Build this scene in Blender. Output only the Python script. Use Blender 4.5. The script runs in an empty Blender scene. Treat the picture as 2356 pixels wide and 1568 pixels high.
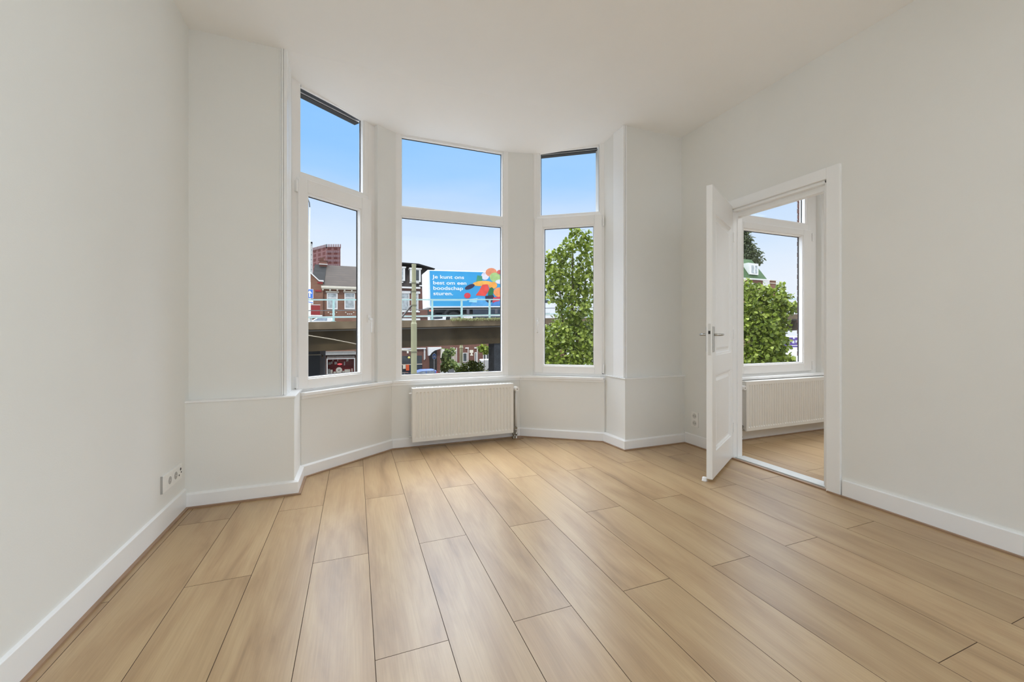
import bpy, math, random
from mathutils import Vector, Matrix
random.seed(7)
R = math.radians
S = bpy.context.scene
COL = S.collection

# ------------------------------------------------------------------ camera
FPX, HY, YAW, CX, EYE = 932.0, 760.0, R(21.19), 1178.0, 1.10
cd = bpy.data.cameras.new('camera')
cam = bpy.data.objects.new('camera', cd); COL.objects.link(cam)
cd.sensor_width = 36.0; cd.sensor_fit = 'HORIZONTAL'
cd.lens = 36.0 * FPX / 2356.0
cd.shift_y = -(784.0 - HY) / 2356.0
cd.clip_start = 0.02; cd.clip_end = 2000
cam.location = (0, 0, EYE)
cam.rotation_euler = (R(90), 0, -YAW)
S.camera = cam

# ------------------------------------------------------------------ colour
S.view_settings.view_transform = 'Standard'
S.view_settings.look = 'None'
S.view_settings.exposure = 0.04
S.view_settings.gamma = 1.0
S.view_settings.use_curve_mapping = False
S.cycles.max_bounces = 14
S.cycles.diffuse_bounces = 9
S.cycles.transparent_max_bounces = 16
S.cycles.caustics_reflective = False
S.cycles.caustics_refractive = False
S.cycles.sample_clamp_indirect = 6.0
S.cycles.use_denoising = True

# ------------------------------------------------------------------ sky
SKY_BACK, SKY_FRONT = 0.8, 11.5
w = bpy.data.worlds.new('sky'); S.world = w; w.use_nodes = True
nt = w.node_tree; nt.nodes.clear()
tc = nt.nodes.new('ShaderNodeTexCoord')
sp = nt.nodes.new('ShaderNodeSeparateXYZ'); nt.links.new(tc.outputs['Generated'], sp.inputs[0])
def ramp(tree, stops, interp='LINEAR'):
    r = tree.nodes.new('ShaderNodeValToRGB'); e = r.color_ramp.elements
    r.color_ramp.interpolation = interp
    while len(e) < len(stops): e.new(0.5)
    for i, (p, c) in enumerate(stops):
        e[i].position = p; e[i].color = (*c, 1) if len(c) == 3 else c
    return r
mp = nt.nodes.new('ShaderNodeMapping'); mp.inputs['Scale'].default_value = (1.4, 1.4, 6.0)
nt.links.new(tc.outputs['Generated'], mp.inputs[0])
nz = nt.nodes.new('ShaderNodeTexNoise'); nz.inputs['Scale'].default_value = 1.6; nz.inputs['Detail'].default_value = 6
nt.links.new(mp.outputs[0], nz.inputs[0])
m1 = nt.nodes.new('ShaderNodeMath'); m1.operation = 'MULTIPLY_ADD'; m1.inputs[1].default_value = -0.16; m1.inputs[2].default_value = 0.08
nt.links.new(nz.outputs['Fac'], m1.inputs[0])
m2 = nt.nodes.new('ShaderNodeMath'); m2.operation = 'ADD'
nt.links.new(m1.outputs[0], m2.inputs[0]); nt.links.new(sp.outputs['Z'], m2.inputs[1])
cr = ramp(nt, [(0.0, (.84, .90, 1)), (0.12, (.82, .89, 1)), (0.20, (.70, .83, 1)), (0.28, (.56, .74, 1)), (0.36, (.37, .64, 1)), (0.44, (.27, .57, 1)), (0.60, (.80, .88, 1.0)), (1.0, (.92, .95, 1))])
nt.links.new(m2.outputs[0], cr.inputs[0])
# sky brightened above the view on the street side to light the room, plainer behind
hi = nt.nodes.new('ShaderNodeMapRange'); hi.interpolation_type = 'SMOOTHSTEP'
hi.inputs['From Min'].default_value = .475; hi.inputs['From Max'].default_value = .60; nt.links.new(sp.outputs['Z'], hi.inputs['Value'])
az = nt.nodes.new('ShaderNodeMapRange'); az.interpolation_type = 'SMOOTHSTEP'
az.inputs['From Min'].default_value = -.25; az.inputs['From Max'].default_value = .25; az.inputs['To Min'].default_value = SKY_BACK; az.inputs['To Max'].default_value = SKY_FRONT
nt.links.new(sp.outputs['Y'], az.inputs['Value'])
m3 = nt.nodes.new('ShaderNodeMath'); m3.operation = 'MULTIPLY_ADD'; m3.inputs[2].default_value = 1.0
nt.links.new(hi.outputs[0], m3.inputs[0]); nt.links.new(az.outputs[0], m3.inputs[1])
bg = nt.nodes.new('ShaderNodeBackground'); wo = nt.nodes.new('ShaderNodeOutputWorld')
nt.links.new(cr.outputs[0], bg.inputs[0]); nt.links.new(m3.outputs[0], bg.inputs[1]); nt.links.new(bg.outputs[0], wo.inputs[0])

# ------------------------------------------------------------------ sun and added fill lights
def light(name, kind, loc, rot, energy, color=(1, 1, 1), **kw):
    l = bpy.data.lights.new(name, kind); l.energy = energy; l.color = color
    for k, v in kw.items(): setattr(l, k, v)
    o = bpy.data.objects.new(name, l); COL.objects.link(o); o.location = loc; o.rotation_euler = rot
    return o
light('sun', 'SUN', (0, -20, 30), (R(48), 0, R(-28)), 1.3, (1, .93, .82), angle=R(4))
light('ceiling_fill', 'AREA', (1.0, -1.6, 2.93), (0, 0, 0), 41, (.83, .92, 1), shape='RECTANGLE', size=3.4, size_y=3.0)  # unseen fill light added overhead to brighten the room
light('rear_fill', 'AREA', (1.0, -4.30, 1.6), (R(90), 0, 0), 8, (.88, .95, 1), shape='RECTANGLE', size=3.4, size_y=2.6)  # added fill light standing in the rear opening
light('wall_fill', 'AREA', (2.985, -1.05, 1.25), (0, R(90), 0), 46, (.80, .92, 1), shape='RECTANGLE', size=2.0, size_y=1.3, spread=R(112))  # unseen fill light added to lift the left wall
light('side_room_fill', 'AREA', (5.0, 0.6, 2.93), (0, 0, 0), 46, (.89, .95, 1), shape='RECTANGLE', size=2.2, size_y=2.0)  # added fill light for the side room, out of view

# ------------------------------------------------------------------ materials
MATS = {}
def mat(name, col, rough=.6, var=.06, vscale=6.0, metal=0.0, bump=0.0, bscale=40.0, spec=.5, col2=None, emit=None):
    if name in MATS: return MATS[name]
    m = bpy.data.materials.new(name); m.use_nodes = True; t = m.node_tree; b = t.nodes['Principled BSDF']
    b.inputs['Roughness'].default_value = rough; b.inputs['Metallic'].default_value = metal
    b.inputs['Specular IOR Level'].default_value = spec
    c = t.nodes.new('ShaderNodeTexCoord'); n = t.nodes.new('ShaderNodeTexNoise')
    n.inputs['Scale'].default_value = vscale; n.inputs['Detail'].default_value = 5
    t.links.new(c.outputs['Object'], n.inputs[0])
    lo = tuple(x * (1 - var) for x in col); hi = tuple(min(1, x * (1 + var)) for x in col)
    if col2: lo, hi = col, col2
    r = ramp(t, [(.3, lo), (.7, hi)]); t.links.new(n.outputs['Fac'], r.inputs[0])
    t.links.new(r.outputs[0], b.inputs['Base Color'])
    if bump:
        n2 = t.nodes.new('ShaderNodeTexNoise'); n2.inputs['Scale'].default_value = bscale; n2.inputs['Detail'].default_value = 3
        t.links.new(c.outputs['Object'], n2.inputs[0])
        bu = t.nodes.new('ShaderNodeBump'); bu.inputs['Strength'].default_value = bump; bu.inputs['Distance'].default_value = .01
        t.links.new(n2.outputs['Fac'], bu.inputs['Height']); t.links.new(bu.outputs[0], b.inputs['Normal'])
    if emit:
        b.inputs['Emission Color'].default_value = (*col, 1); b.inputs['Emission Strength'].default_value = emit
    MATS[name] = m; return m
def glass_mat(name, tint=(1, 1, 1), refl=1.0):
    m = bpy.data.materials.new(name); m.use_nodes = True; t = m.node_tree; t.nodes.clear()
    tr = t.nodes.new('ShaderNodeBsdfTransparent'); tr.inputs[0].default_value = (*tint, 1)
    gl = t.nodes.new('ShaderNodeBsdfGlossy'); gl.inputs['Roughness'].default_value = .0
    fr = t.nodes.new('ShaderNodeFresnel'); fr.inputs[0].default_value = 1.25
    mu = t.nodes.new('ShaderNodeMath'); mu.operation = 'MULTIPLY'; mu.inputs[1].default_value = refl
    mx = t.nodes.new('ShaderNodeMixShader'); o = t.nodes.new('ShaderNodeOutputMaterial')
    t.links.new(fr.outputs[0], mu.inputs[0]); t.links.new(mu.outputs[0], mx.inputs[0])
    t.links.new(tr.outputs[0], mx.inputs[1]); t.links.new(gl.outputs[0], mx.inputs[2]); t.links.new(mx.outputs[0], o.inputs[0])
    MATS[name] = m; return m
def brick_mat(name, c1, c2, mortar, bw=.22, bh=.065, ms=.012, offset=.5, rough=.85):
    m = bpy.data.materials.new(name); m.use_nodes = True; t = m.node_tree; b = t.nodes['Principled BSDF']
    b.inputs['Roughness'].default_value = rough; b.inputs['Specular IOR Level'].default_value = .2
    c = t.nodes.new('ShaderNodeTexCoord'); s = t.nodes.new('ShaderNodeSeparateXYZ'); t.links.new(c.outputs['Object'], s.inputs[0])
    ad = t.nodes.new('ShaderNodeMath'); ad.operation = 'ADD'; t.links.new(s.outputs['X'], ad.inputs[0]); t.links.new(s.outputs['Y'], ad.inputs[1])
    k = t.nodes.new('ShaderNodeCombineXYZ'); t.links.new(ad.outputs[0], k.inputs[0]); t.links.new(s.outputs['Z'], k.inputs[1])
    br = t.nodes.new('ShaderNodeTexBrick'); br.inputs['Color1'].default_value = (*c1, 1); br.inputs['Color2'].default_value = (*c2, 1)
    br.inputs['Mortar'].default_value = (*mortar, 1); br.inputs['Scale'].default_value = 1.0
    br.inputs['Brick Width'].default_value = bw; br.offset = offset; br.inputs['Row Height'].default_value = bh; br.inputs['Mortar Size'].default_value = ms
    t.links.new(k.outputs[0], br.inputs[0])
    n = t.nodes.new('ShaderNodeTexNoise'); n.inputs['Scale'].default_value = .8; n.inputs['Detail'].default_value = 6; t.links.new(c.outputs['Object'], n.inputs[0])
    mx = t.nodes.new('ShaderNodeMix'); mx.data_type = 'RGBA'; mx.blend_type = 'MULTIPLY'; mx.inputs['Factor'].default_value = .5
    r = ramp(t, [(.3, (.6, .6, .6)), (.7, (1, 1, 1))]); t.links.new(n.outputs['Fac'], r.inputs[0])
    t.links.new(br.outputs[0], mx.inputs['A']); t.links.new(r.outputs[0], mx.inputs['B']); t.links.new(mx.outputs['Result'], b.inputs['Base Color'])
    MATS[name] = m; return m

WALL = mat('wall_paint', (.79, .79, .765), .75, .012, 2.0, bump=.04, bscale=180, spec=.25)
CEIL = mat('ceiling_paint', (.89, .89, .885), .85, .01, 2.0, spec=.2)
TRIM = mat('gloss_trim_paint', (.87, .875, .875), .32, .01, 4.0)
UPVC = mat('white_window_plastic', (.88, .875, .865), .28, .01, 5.0)
RADM = mat('radiator_enamel', (.82, .81, .775), .35, .01, 5.0)
SOCK = mat('socket_plastic', (.84, .83, .80), .35, .01, 8.0)
SOCKD = mat('socket_recess', (.42, .41, .39), .5, .05, 8.0)
BLACK = mat('black_rubber', (.012, .012, .013), .6, .1, 10)
CHROME = mat('brushed_nickel', (.55, .54, .51), .3, .03, 30, metal=1)
BRASS = mat('dull_pipe_metal', (.30, .27, .22), .4, .15, 30, metal=.8)
GLASS = glass_mat('window_glass', (.985, .99, .985))
DGLASS = mat('dark_far_glass', (.05, .06, .065), .12, .3, 1.5)
CURT = mat('curtained_far_glass', (.42, .46, .47), .25, .35, 3.0)
ALU = mat('threshold_paint', (.66, .69, .69), .35, .04, 10)
STRIP = mat('wood_strip', (.33, .21, .13), .5, .12, 8)

def wood_floor():
    m = bpy.data.materials.new('oak_laminate'); m.use_nodes = True; t = m.node_tree; b = t.nodes['Principled BSDF']
    N = t.nodes.new; L = t.links.new
    c = N('ShaderNodeTexCoord'); at = N('ShaderNodeAttribute'); at.attribute_name = 'plank'
    off = N('ShaderNodeVectorMath'); off.operation = 'SCALE'; off.inputs['Scale'].default_value = 37.0
    L(at.outputs['Color'], off.inputs[0])
    add = N('ShaderNodeVectorMath'); add.operation = 'ADD'; L(c.outputs['Object'], add.inputs[0]); L(off.outputs[0], add.inputs[1])
    mp = N('ShaderNodeMapping'); mp.inputs['Scale'].default_value = (5.0, .9, 1); L(add.outputs[0], mp.inputs[0])
    n1 = N('ShaderNodeTexNoise'); n1.inputs['Scale'].default_value = 1.5; n1.inputs['Detail'].default_value = 8; n1.inputs['Roughness'].default_value = .55; n1.inputs['Distortion'].default_value = .6
    L(mp.outputs[0], n1.inputs[0])
    mp2 = N('ShaderNodeMapping'); mp2.inputs['Scale'].default_value = (60, 1.6, 1); L(add.outputs[0], mp2.inputs[0])
    n2 = N('ShaderNodeTexNoise'); n2.inputs['Scale'].default_value = 3.0; n2.inputs['Detail'].default_value = 6; L(mp2.outputs[0], n2.inputs[0])
    r1 = ramp(t, [(.22, (.26, .162, .078)), (.42, (.42, .275, .142)), (.6, (.495, .345, .185)), (.85, (.545, .39, .22))]); L(n1.outputs['Fac'], r1.inputs[0])
    r2 = ramp(t, [(.3, (.86, .85, .83)), (.65, (1, 1, 1))]); L(n2.outputs['Fac'], r2.inputs[0])
    mx = N('ShaderNodeMix'); mx.data_type = 'RGBA'; mx.blend_type = 'MULTIPLY'; mx.inputs['Factor'].default_value = .8
    L(r1.outputs[0], mx.inputs['A']); L(r2.outputs[0], mx.inputs['B'])
    sx = N('ShaderNodeSeparateColor'); L(at.outputs['Color'], sx.inputs[0])
    r3 = ramp(t, [(0, (.86, .85, .84)), (1, (1.0, 1.0, 1.0))]); L(sx.outputs[0], r3.inputs[0])
    mx2 = N('ShaderNodeMix'); mx2.data_type = 'RGBA'; mx2.blend_type = 'MULTIPLY'; mx2.inputs['Factor'].default_value = 1
    L(mx.outputs['Result'], mx2.inputs['A']); L(r3.outputs[0], mx2.inputs['B'])
    L(mx2.outputs['Result'], b.inputs['Base Color'])
    b.inputs['Roughness'].default_value = .33; b.inputs['Specular IOR Level'].default_value = .65
    bu = N('ShaderNodeBump'); bu.inputs['Strength'].default_value = .06; bu.inputs['Distance'].default_value = .002
    L(n2.outputs['Fac'], bu.inputs['Height']); L(bu.outputs[0], b.inputs['Normal'])
    return m
FLOOR = wood_floor()

# ------------------------------------------------------------------ mesh helper
class MB:
    def __init__(s): s.v = []; s.f = []; s.m = []; s.mats = []
    def mi(s, m):
        if m is None: return 0
        if m not in s.mats: s.mats.append(m)
        return s.mats.index(m)
    def add(s, vs, fs, m=None):
        n = len(s.v); k = s.mi(m); s.v += [tuple(p) for p in vs]
        for f in fs: s.f.append([n + i for i in f]); s.m.append(k)
        return s
    def box(s, x0, y0, z0, x1, y1, z1, m=None):
        x0, x1 = sorted((x0, x1)); y0, y1 = sorted((y0, y1)); z0, z1 = sorted((z0, z1))
        return s.add([(x0, y0, z0), (x1, y0, z0), (x1, y1, z0), (x0, y1, z0), (x0, y0, z1), (x1, y0, z1), (x1, y1, z1), (x0, y1, z1)],
                     [(0, 3, 2, 1), (4, 5, 6, 7), (0, 1, 5, 4), (1, 2, 6, 5), (2, 3, 7, 6), (3, 0, 4, 7)], m)
    def prism(s, poly, z0, z1, m=None, ztop=None):
        n = len(poly); vs = [(p[0], p[1], z0) for p in poly] + [(p[0], p[1], (ztop[i] if ztop else z1)) for i, p in enumerate(poly)]
        fs = [tuple(range(n))[::-1], tuple(range(n, 2 * n))] + [(i, (i + 1) % n, n + (i + 1) % n, n + i) for i in range(n)]
        return s.add(vs, fs, m)
    def ext(s, poly, y0, y1, m=None):     # poly in (x,z), extruded along y
        n = len(poly); vs = [(p[0], y0, p[1]) for p in poly] + [(p[0], y1, p[1]) for p in poly]
        fs = [tuple(range(n)), tuple(range(n, 2 * n))[::-1]] + [(i, n + i, n + (i + 1) % n, (i + 1) % n) for i in range(n)]
        return s.add(vs, fs, m)
    def ring(s, x0, z0, x1, z1, wl, wr, wb, wt, y0, y1, m=None):  # rectangular frame in the xz plane
        s.box(x0, y0, z0, x0 + wl, y1, z1, m); s.box(x1 - wr, y0, z0, x1, y1, z1, m)
        s.box(x0 + wl, y0, z0, x1 - wr, y1, z0 + wb, m); s.box(x0 + wl, y0, z1 - wt, x1 - wr, y1, z1, m); return s
    def tube(s, pts, r, n=10, m=None, r1=None):
        pts = [Vector(p) for p in pts]; rings = []; k = len(pts)
        for i, p in enumerate(pts):
            d = (pts[min(i + 1, k - 1)] - pts[max(i - 1, 0)]).normalized()
            a = d.cross(Vector((0, 0, 1)));
            if a.length < .05: a = d.cross(Vector((0, 1, 0)))
            a.normalize(); b = d.cross(a).normalized()
            rr = r if r1 is None else r + (r1 - r) * i / (k - 1)
            rings.append([p + (a * math.cos(t) + b * math.sin(t)) * rr for t in [2 * math.pi * j / n for j in range(n)]])
        vs = [v for rg in rings for v in rg]; fs = []
        for i in range(k - 1):
            for j in range(n): fs.append((i * n + j, i * n + (j + 1) % n, (i + 1) * n + (j + 1) % n, (i + 1) * n + j))
        fs.append(tuple(range(n))[::-1]); fs.append(tuple((k - 1) * n + j for j in range(n)))
        return s.add(vs, fs, m)
    def disc(s, c, nrm, r, t, n=24, m=None, sc=(1, 1)):
        nrm = Vector(nrm).normalized(); a = nrm.cross(Vector((0, 0, 1)))
        if a.length < .05: a = nrm.cross(Vector((0, 1, 0)))
        a.normalize(); b = nrm.cross(a).normalized(); c = Vector(c)
        vs = [c + (a * math.cos(q) * sc[0] + b * math.sin(q) * sc[1]) * r + nrm * h for h in (0, t) for q in [2 * math.pi * j / n for j in range(n)]]
        fs = [tuple(range(n))[::-1], tuple(range(n, 2 * n))] + [(i, (i + 1) % n, n + (i + 1) % n, n + i) for i in range(n)]
        return s.add(vs, fs, m)
    def lathe(s, c, prof, n=16, m=None):   # prof (r, z)
        vs = [(c[0] + r * math.cos(2 * math.pi * j / n), c[1] + r * math.sin(2 * math.pi * j / n), c[2] + z) for r, z in prof for j in range(n)]
        fs = [(i * n + j, i * n + (j + 1) % n, (i + 1) * n + (j + 1) % n, (i + 1) * n + j) for i in range(len(prof) - 1) for j in range(n)]
        return s.add(vs, fs, m)
    def build(s, name, m=None, parent=None, mtx=None, smooth=False, bevel=0, fix=True):
        me = bpy.data.meshes.new(name)
        vs = [mtx @ Vector(v) for v in s.v] if mtx is not None else s.v
        me.from_pydata([tuple(v) for v in vs], [], s.f)
        for mm in (s.mats or [m]): me.materials.append(mm)
        if s.mats:
            for p, k in zip(me.polygons, s.m): p.material_index = k
        if fix:
            import bmesh
            bm = bmesh.new(); bm.from_mesh(me); bmesh.ops.recalc_face_normals(bm, faces=bm.faces); bm.to_mesh(me); bm.free()
        if smooth:
            for p in me.polygons: p.use_smooth = True
        me.update()
        o = bpy.data.objects.new(name, me); COL.objects.link(o)
        if parent is not None: o.parent = parent
        if bevel:
            b = o.modifiers.new('bevel', 'BEVEL'); b.width = bevel; b.segments = 2; b.limit_method = 'ANGLE'; b.angle_limit = R(40)
        return o
def tag(o, label, cat, group=None, kind=None):
    if label: o['label'] = label
    if cat: o['category'] = cat
    if group: o['group'] = group
    if kind: o['kind'] = kind
    return o
def struct(o, label, cat='room'):
    o['kind'] = 'structure'; o['label'] = label; o['category'] = cat; return o
def empty(name, loc=(0, 0, 0), rz=0):
    o = bpy.data.objects.new(name, None); COL.objects.link(o); o.location = loc; o.rotation_euler = (0, 0, rz); o.empty_display_size = .1; return o
def text_mesh(name, txt, size, m, parent, loc, rot=(R(90), 0, 0), bold=0.0, depth=.004, spacing=1.0, align='LEFT', line=1.0):
    c = bpy.data.curves.new(name, 'FONT'); c.body = txt; c.size = size; c.extrude = depth; c.offset = bold; c.space_character = spacing; c.align_x = align; c.space_line = line
    t = bpy.data.objects.new(name + '_tmp', c); COL.objects.link(t)
    bpy.context.view_layer.update()
    me = bpy.data.meshes.new_from_object(t.evaluated_get(bpy.context.evaluated_depsgraph_get()))
    bpy.data.objects.remove(t); me.name = name; me.materials.clear(); me.materials.append(m)
    o = bpy.data.objects.new(name, me); COL.objects.link(o); o.location = loc; o.rotation_euler = rot
    if parent is not None: o.parent = parent
    return o

# ------------------------------------------------------------------ room plan
# skirting line, clockwise from the left wall; the room lies to its right
PATH = [(-.972, -4.3), (-.972, 3.062), (-.355, 3.062), (-.355, 3.392), (.324, 3.900), (1.598, 3.897), (2.289, 3.408), (2.306, 3.092), (3.018, 3.092), (3.018, 2.612)]
def offpath(path, d):
    out = []; n = len(path)
    for i in range(n):
        P = Vector(path[i]); us = []
        if i > 0: us.append((P - Vector(path[i - 1])).normalized())
        if i < n - 1: us.append((Vector(path[i + 1]) - P).normalized())
        ns = [Vector((-u.y, u.x)) for u in us]
        if len(ns) == 2:
            b = (ns[0] + ns[1]); b = b / max(.2, (b.dot(ns[0]))); out.append(P + b * d)
        else: out.append(P + ns[0] * d)
    return out
def strip(mb, path, i0, i1, d0, d1, z0, z1, m=None, z1b=None):
    A = offpath(path, d0); B = offpath(path, d1)
    for i in range(i0, i1):
        zb = z1 if z1b is None else z1b
        vs = [(*A[i], z0), (*A[i + 1], z0), (*B[i + 1], z0), (*B[i], z0), (*A[i], z1), (*A[i + 1], z1), (*B[i + 1], zb), (*B[i], zb)]
        mb.add(vs, [(0, 1, 2, 3), (4, 7, 6, 5), (0, 4, 5, 1), (1, 5, 6, 2), (2, 6, 7, 3), (3, 7, 4, 0)], m)
    return mb

# floor: planks along y with open seams
PW = .2484; O0 = -.4345; PL = 1.385
def floor_mesh(name, x0, x1, y0, y1, k0, k1):
    vs, fs, cols = [], [], []
    rnd = random.Random(3)
    g = .0012
    for k in range(k0, k1):
        a = max(x0, O0 + PW * k); b = min(x1, O0 + PW * (k + 1))
        if b - a < .004: continue
        base = 1.425 if k % 2 == 0 else 2.125
        j = math.floor((y0 - base) / PL)
        while base + j * PL < y1:
            c0 = max(y0, base + j * PL); c1 = min(y1, base + (j + 1) * PL); j += 1
            if c1 - c0 < .004: continue
            n = len(vs)
            X0, X1, Y0, Y1 = a + g, b - g, c0 + g, c1 - g
            vs += [(X0, Y0, 0), (X1, Y0, 0), (X1, Y1, 0), (X0, Y1, 0), (a, c0, -.003), (b, c0, -.003), (b, c1, -.003), (a, c1, -.003)]
            col = (rnd.random(), rnd.random(), rnd.random(), 1)
            for f in [(0, 1, 2, 3), (0, 4, 5, 1), (1, 5, 6, 2), (2, 6, 7, 3), (3, 7, 4, 0)]:
                fs.append([n + i for i in f]); cols.append((col, 0 if f == (0, 1, 2, 3) else 1))
    n = len(vs)
    vs += [(x0, y0, -.004), (x1, y0, -.004), (x1, y1, -.004), (x0, y1, -.004), (x0, y0, -.12), (x1, y0, -.12), (x1, y1, -.12), (x0, y1, -.12)]
    for f in [(0, 1, 2, 3), (4, 7, 6, 5), (0, 4, 5, 1), (1, 5, 6, 2), (2, 6, 7, 3), (3, 7, 4, 0)]:
        fs.append([n + i for i in f]); cols.append(((0, 0, 0, 1), 1))
    me = bpy.data.meshes.new(name); me.from_pydata(vs, [], fs)
    at = me.color_attributes.new('plank', 'FLOAT_COLOR', 'CORNER')
    for p, (c, mi) in zip(me.polygons, cols):
        p.material_index = mi
        for li in p.loop_indices: at.data[li].color = c
    me.materials.append(FLOOR); me.materials.append(mat('plank_seam', (.10, .06, .035), .8, .1))
    o = bpy.data.objects.new(name, me); COL.objects.link(o); return o
struct(floor_mesh('floor', -1.1, 7.0, -4.4, 4.15, -3, 31), 'wide oak laminate planks running toward the bay window', 'floor')

# ceiling: level over the room, falling slightly in the bay
def cz(y): return 3.015 if y < 3.14 else 3.015 - (y - 3.14) * .0875
mb = MB()
zone = [(-1.25, -4.6), (7.2, -4.6), (7.2, 3.14), (-1.25, 3.14)]
mb.prism(zone, 3.015, 3.25)
bq = [(-1.25, 3.14), (7.2, 3.14), (7.2, 3.17), (2.42, 3.17), (2.40, 3.46), (2.352, 3.495), (1.640, 4.000), (.286, 4.003), (-.430, 3.475), (-.47, 3.46), (-.50, 3.17), (-1.25, 3.17)]
n = len(bq)
mb.add([(x, y, cz(y)) for x, y in bq] + [(x, y, 3.25) for x, y in bq], [tuple(range(n)), tuple(range(n, 2 * n))[::-1]] + [(i, (i + 1) % n, n + (i + 1) % n, n + i) for i in range(n)])
struct(mb.build('ceiling', CEIL), 'smooth white ceiling that dips slightly in the bay', 'ceiling')
CZ = 3.03

struct(MB().box(-1.2, -4.4, 0, -.985, 3.5, CZ).build('wall_left', WALL), 'plain white left wall with a socket strip near the corner', 'wall')
mb = MB()
DY0, DY1, DZ = 1.81, 2.537, 2.14
mb.box(3.03, -4.4, 0, 3.13, DY0, CZ); mb.box(3.03, DY1 + .035, 0, 3.13, 3.45, CZ); mb.box(3.03, DY0, DZ, 3.13, DY1 + .035, CZ)
struct(mb.build('wall_right', WALL), 'plain off white right wall around the open doorway', 'wall')
mb = MB()
mb.box(-1.0, 3.14, .655, -.440, 3.62, CZ)
mb.box(-1.0, 3.082, 0, -.382, 3.62, .650)
mb.box(2.338, 3.15, .655, 3.04, 3.62, CZ)
mb.box(2.327, 3.112, 0, 3.04, 3.62, .650)
struct(mb.build('wall_front', WALL, bevel=.003), 'white front wall piers with a thicker lower part either side of the bay', 'wall')
# ledge caps
mb = MB(); mb.box(-.985, 3.074, .648, -.374, 3.16, .660, TRIM)
mb.box(2.319, 3.104, .648, 3.03, 3.16, .660, TRIM); mb.box(2.319, 3.16, .648, 2.345, 3.45, .660, TRIM); mb.box(-.445, 3.16, .648, -.374, 3.46, .660, TRIM)
struct(mb.build('trim_1', TRIM, bevel=.002), 'thin white ledge on the thicker lower part of the front wall', 'ledge')

def seg(i):
    P = Vector(PATH[i]); Q = Vector(PATH[i + 1]); u = (Q - P).normalized(); nn = Vector((-u.y, u.x)); return P, u, nn
def SP(i, s, d): P, u, nn = seg(i); return P + u * s + nn * d
# bay walls below the sill and the two pillars between windows
mb = MB(); strip(mb, PATH, 3, 6, .02, .30, 0, .605)
pl = [SP(3, .705, .03), Vector((.358, 3.928)), Vector((.20, 4.13)), SP(3, .705, .22)]
mb.prism([tuple(p) for p in pl], .605, CZ)
pr = [Vector((1.479, 3.925)), SP(5, .128, .062), SP(5, .128, .26), Vector((1.479, 4.12))]
mb.prism([tuple(p) for p in pr], .605, CZ)
struct(mb.build('wall_bay', WALL, bevel=.002), 'white bay walls under the sill with pillars between the three windows', 'wall')
mb = MB(); strip(mb, PATH, 3, 6, -.004, .20, .608, .634)
struct(mb.build('trim_2', TRIM, bevel=.004), 'glossy white window sill following the bay', 'sill')
mb = MB(); strip(mb, PATH, 3, 6, .012, .03, .585, .608)
struct(mb.build('trim_3', TRIM, bevel=.002), 'narrow white moulding under the bay sill', 'moulding')

# skirtings
def skirt(name, i0, i1, h, label):
    mb = MB(); strip(mb, PATH, i0, i1, 0, .03, 0, h, TRIM, h + .012)
    return struct(mb.build(name, TRIM, bevel=.002), label, 'skirting board')
skirt('baseboard_left', 0, 1, .118, 'white skirting board along the left wall')
skirt('baseboard_front', 1, 3, .082, 'white skirting board of the left front pier')
skirt('baseboard_bay', 3, 6, .082, 'white skirting board around the bay under the windows')
skirt('baseboard_pier', 6, 8, .082, 'white skirting board of the right front pier')
skirt('baseboard_side', 8, 9, .10, 'short white skirting board behind the open door')
mb = MB(); mb.box(3.012, -4.3, 0, 3.04, 1.715, .108)
struct(mb.build('baseboard_right', TRIM, bevel=.002), 'white skirting board along the right wall beside the doorway', 'skirting board')
mb = MB(); strip(mb, PATH, 0, 9, -.016, .0, 0, .009, STRIP)
mb.box(2.996, -4.3, 0, 3.012, 1.80, .009, STRIP)
struct(mb.build('trim_4', STRIP), 'brown wooden edge strip around the laminate floor', 'edge strip')

# corner mouldings of the bay opening
mb = MB()
for k, (a, b, d) in enumerate([(-.476, -.468, .008), (-.466, -.455, .014), (-.453, -.432, .010)]):
    mb.box(a, 3.14 - d, .660, b, 3.16, 3.02)
mb.box(-.445, 3.155, .6605, -.434, 3.22, 3.012); mb.box(-.445, 3.232, .6605, -.433, 3.33, 3.005)
struct(mb.build('trim_5', TRIM, bevel=.003), 'white vertical moulding on the left edge of the bay', 'moulding')
mb = MB()
for a, b, d in [(2.330, 2.350, .010), (2.352, 2.362, .014), (2.364, 2.372, .008)]:
    mb.box(a, 3.15 - d, .660, b, 3.17, 3.02)
mb.box(2.330, 3.165, .6605, 2.345, 3.30, 3.005)
struct(mb.build('trim_6', TRIM, bevel=.003), 'white vertical moulding on the right edge of the bay', 'moulding')

# rear part of the room, behind the camera: wall with an opening added to let sky light in
mb = MB(); mb.box(-1.2, -4.6, 0, -.8, -4.4, CZ); mb.box(2.8, -4.6, 0, 7.2, -4.4, CZ); mb.box(-.8, -4.6, 0, 2.8, -4.4, .2); mb.box(-.8, -4.6, 2.95, 2.8, -4.4, CZ)
struct(mb.build('wall_back', WALL), 'white rear wall around a wide opening added for fill light', 'wall')

# unseen housings added around the fill lights
def housing(name, x0, y0, z0, x1, y1, z1, label):
    struct(MB().box(x0, y0, z0, x1, y1, z1).build(name, TRIM, bevel=.004), label, 'fill light housing')
housing('fill_housing_1', 2.99, -1.75, .2, 3.029, -.35, 2.3, 'large flat white housing added for the fill light on the right wall behind the camera')
housing('fill_housing_2', -.75, -3.15, 2.94, 2.75, -.05, 3.014, 'large flat white housing added for the fill light on the ceiling behind the camera')
housing('fill_housing_3', 3.85, -.45, 2.94, 6.15, 1.65, 3.014, 'large flat white housing added for the fill light on the ceiling of the side room')

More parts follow.
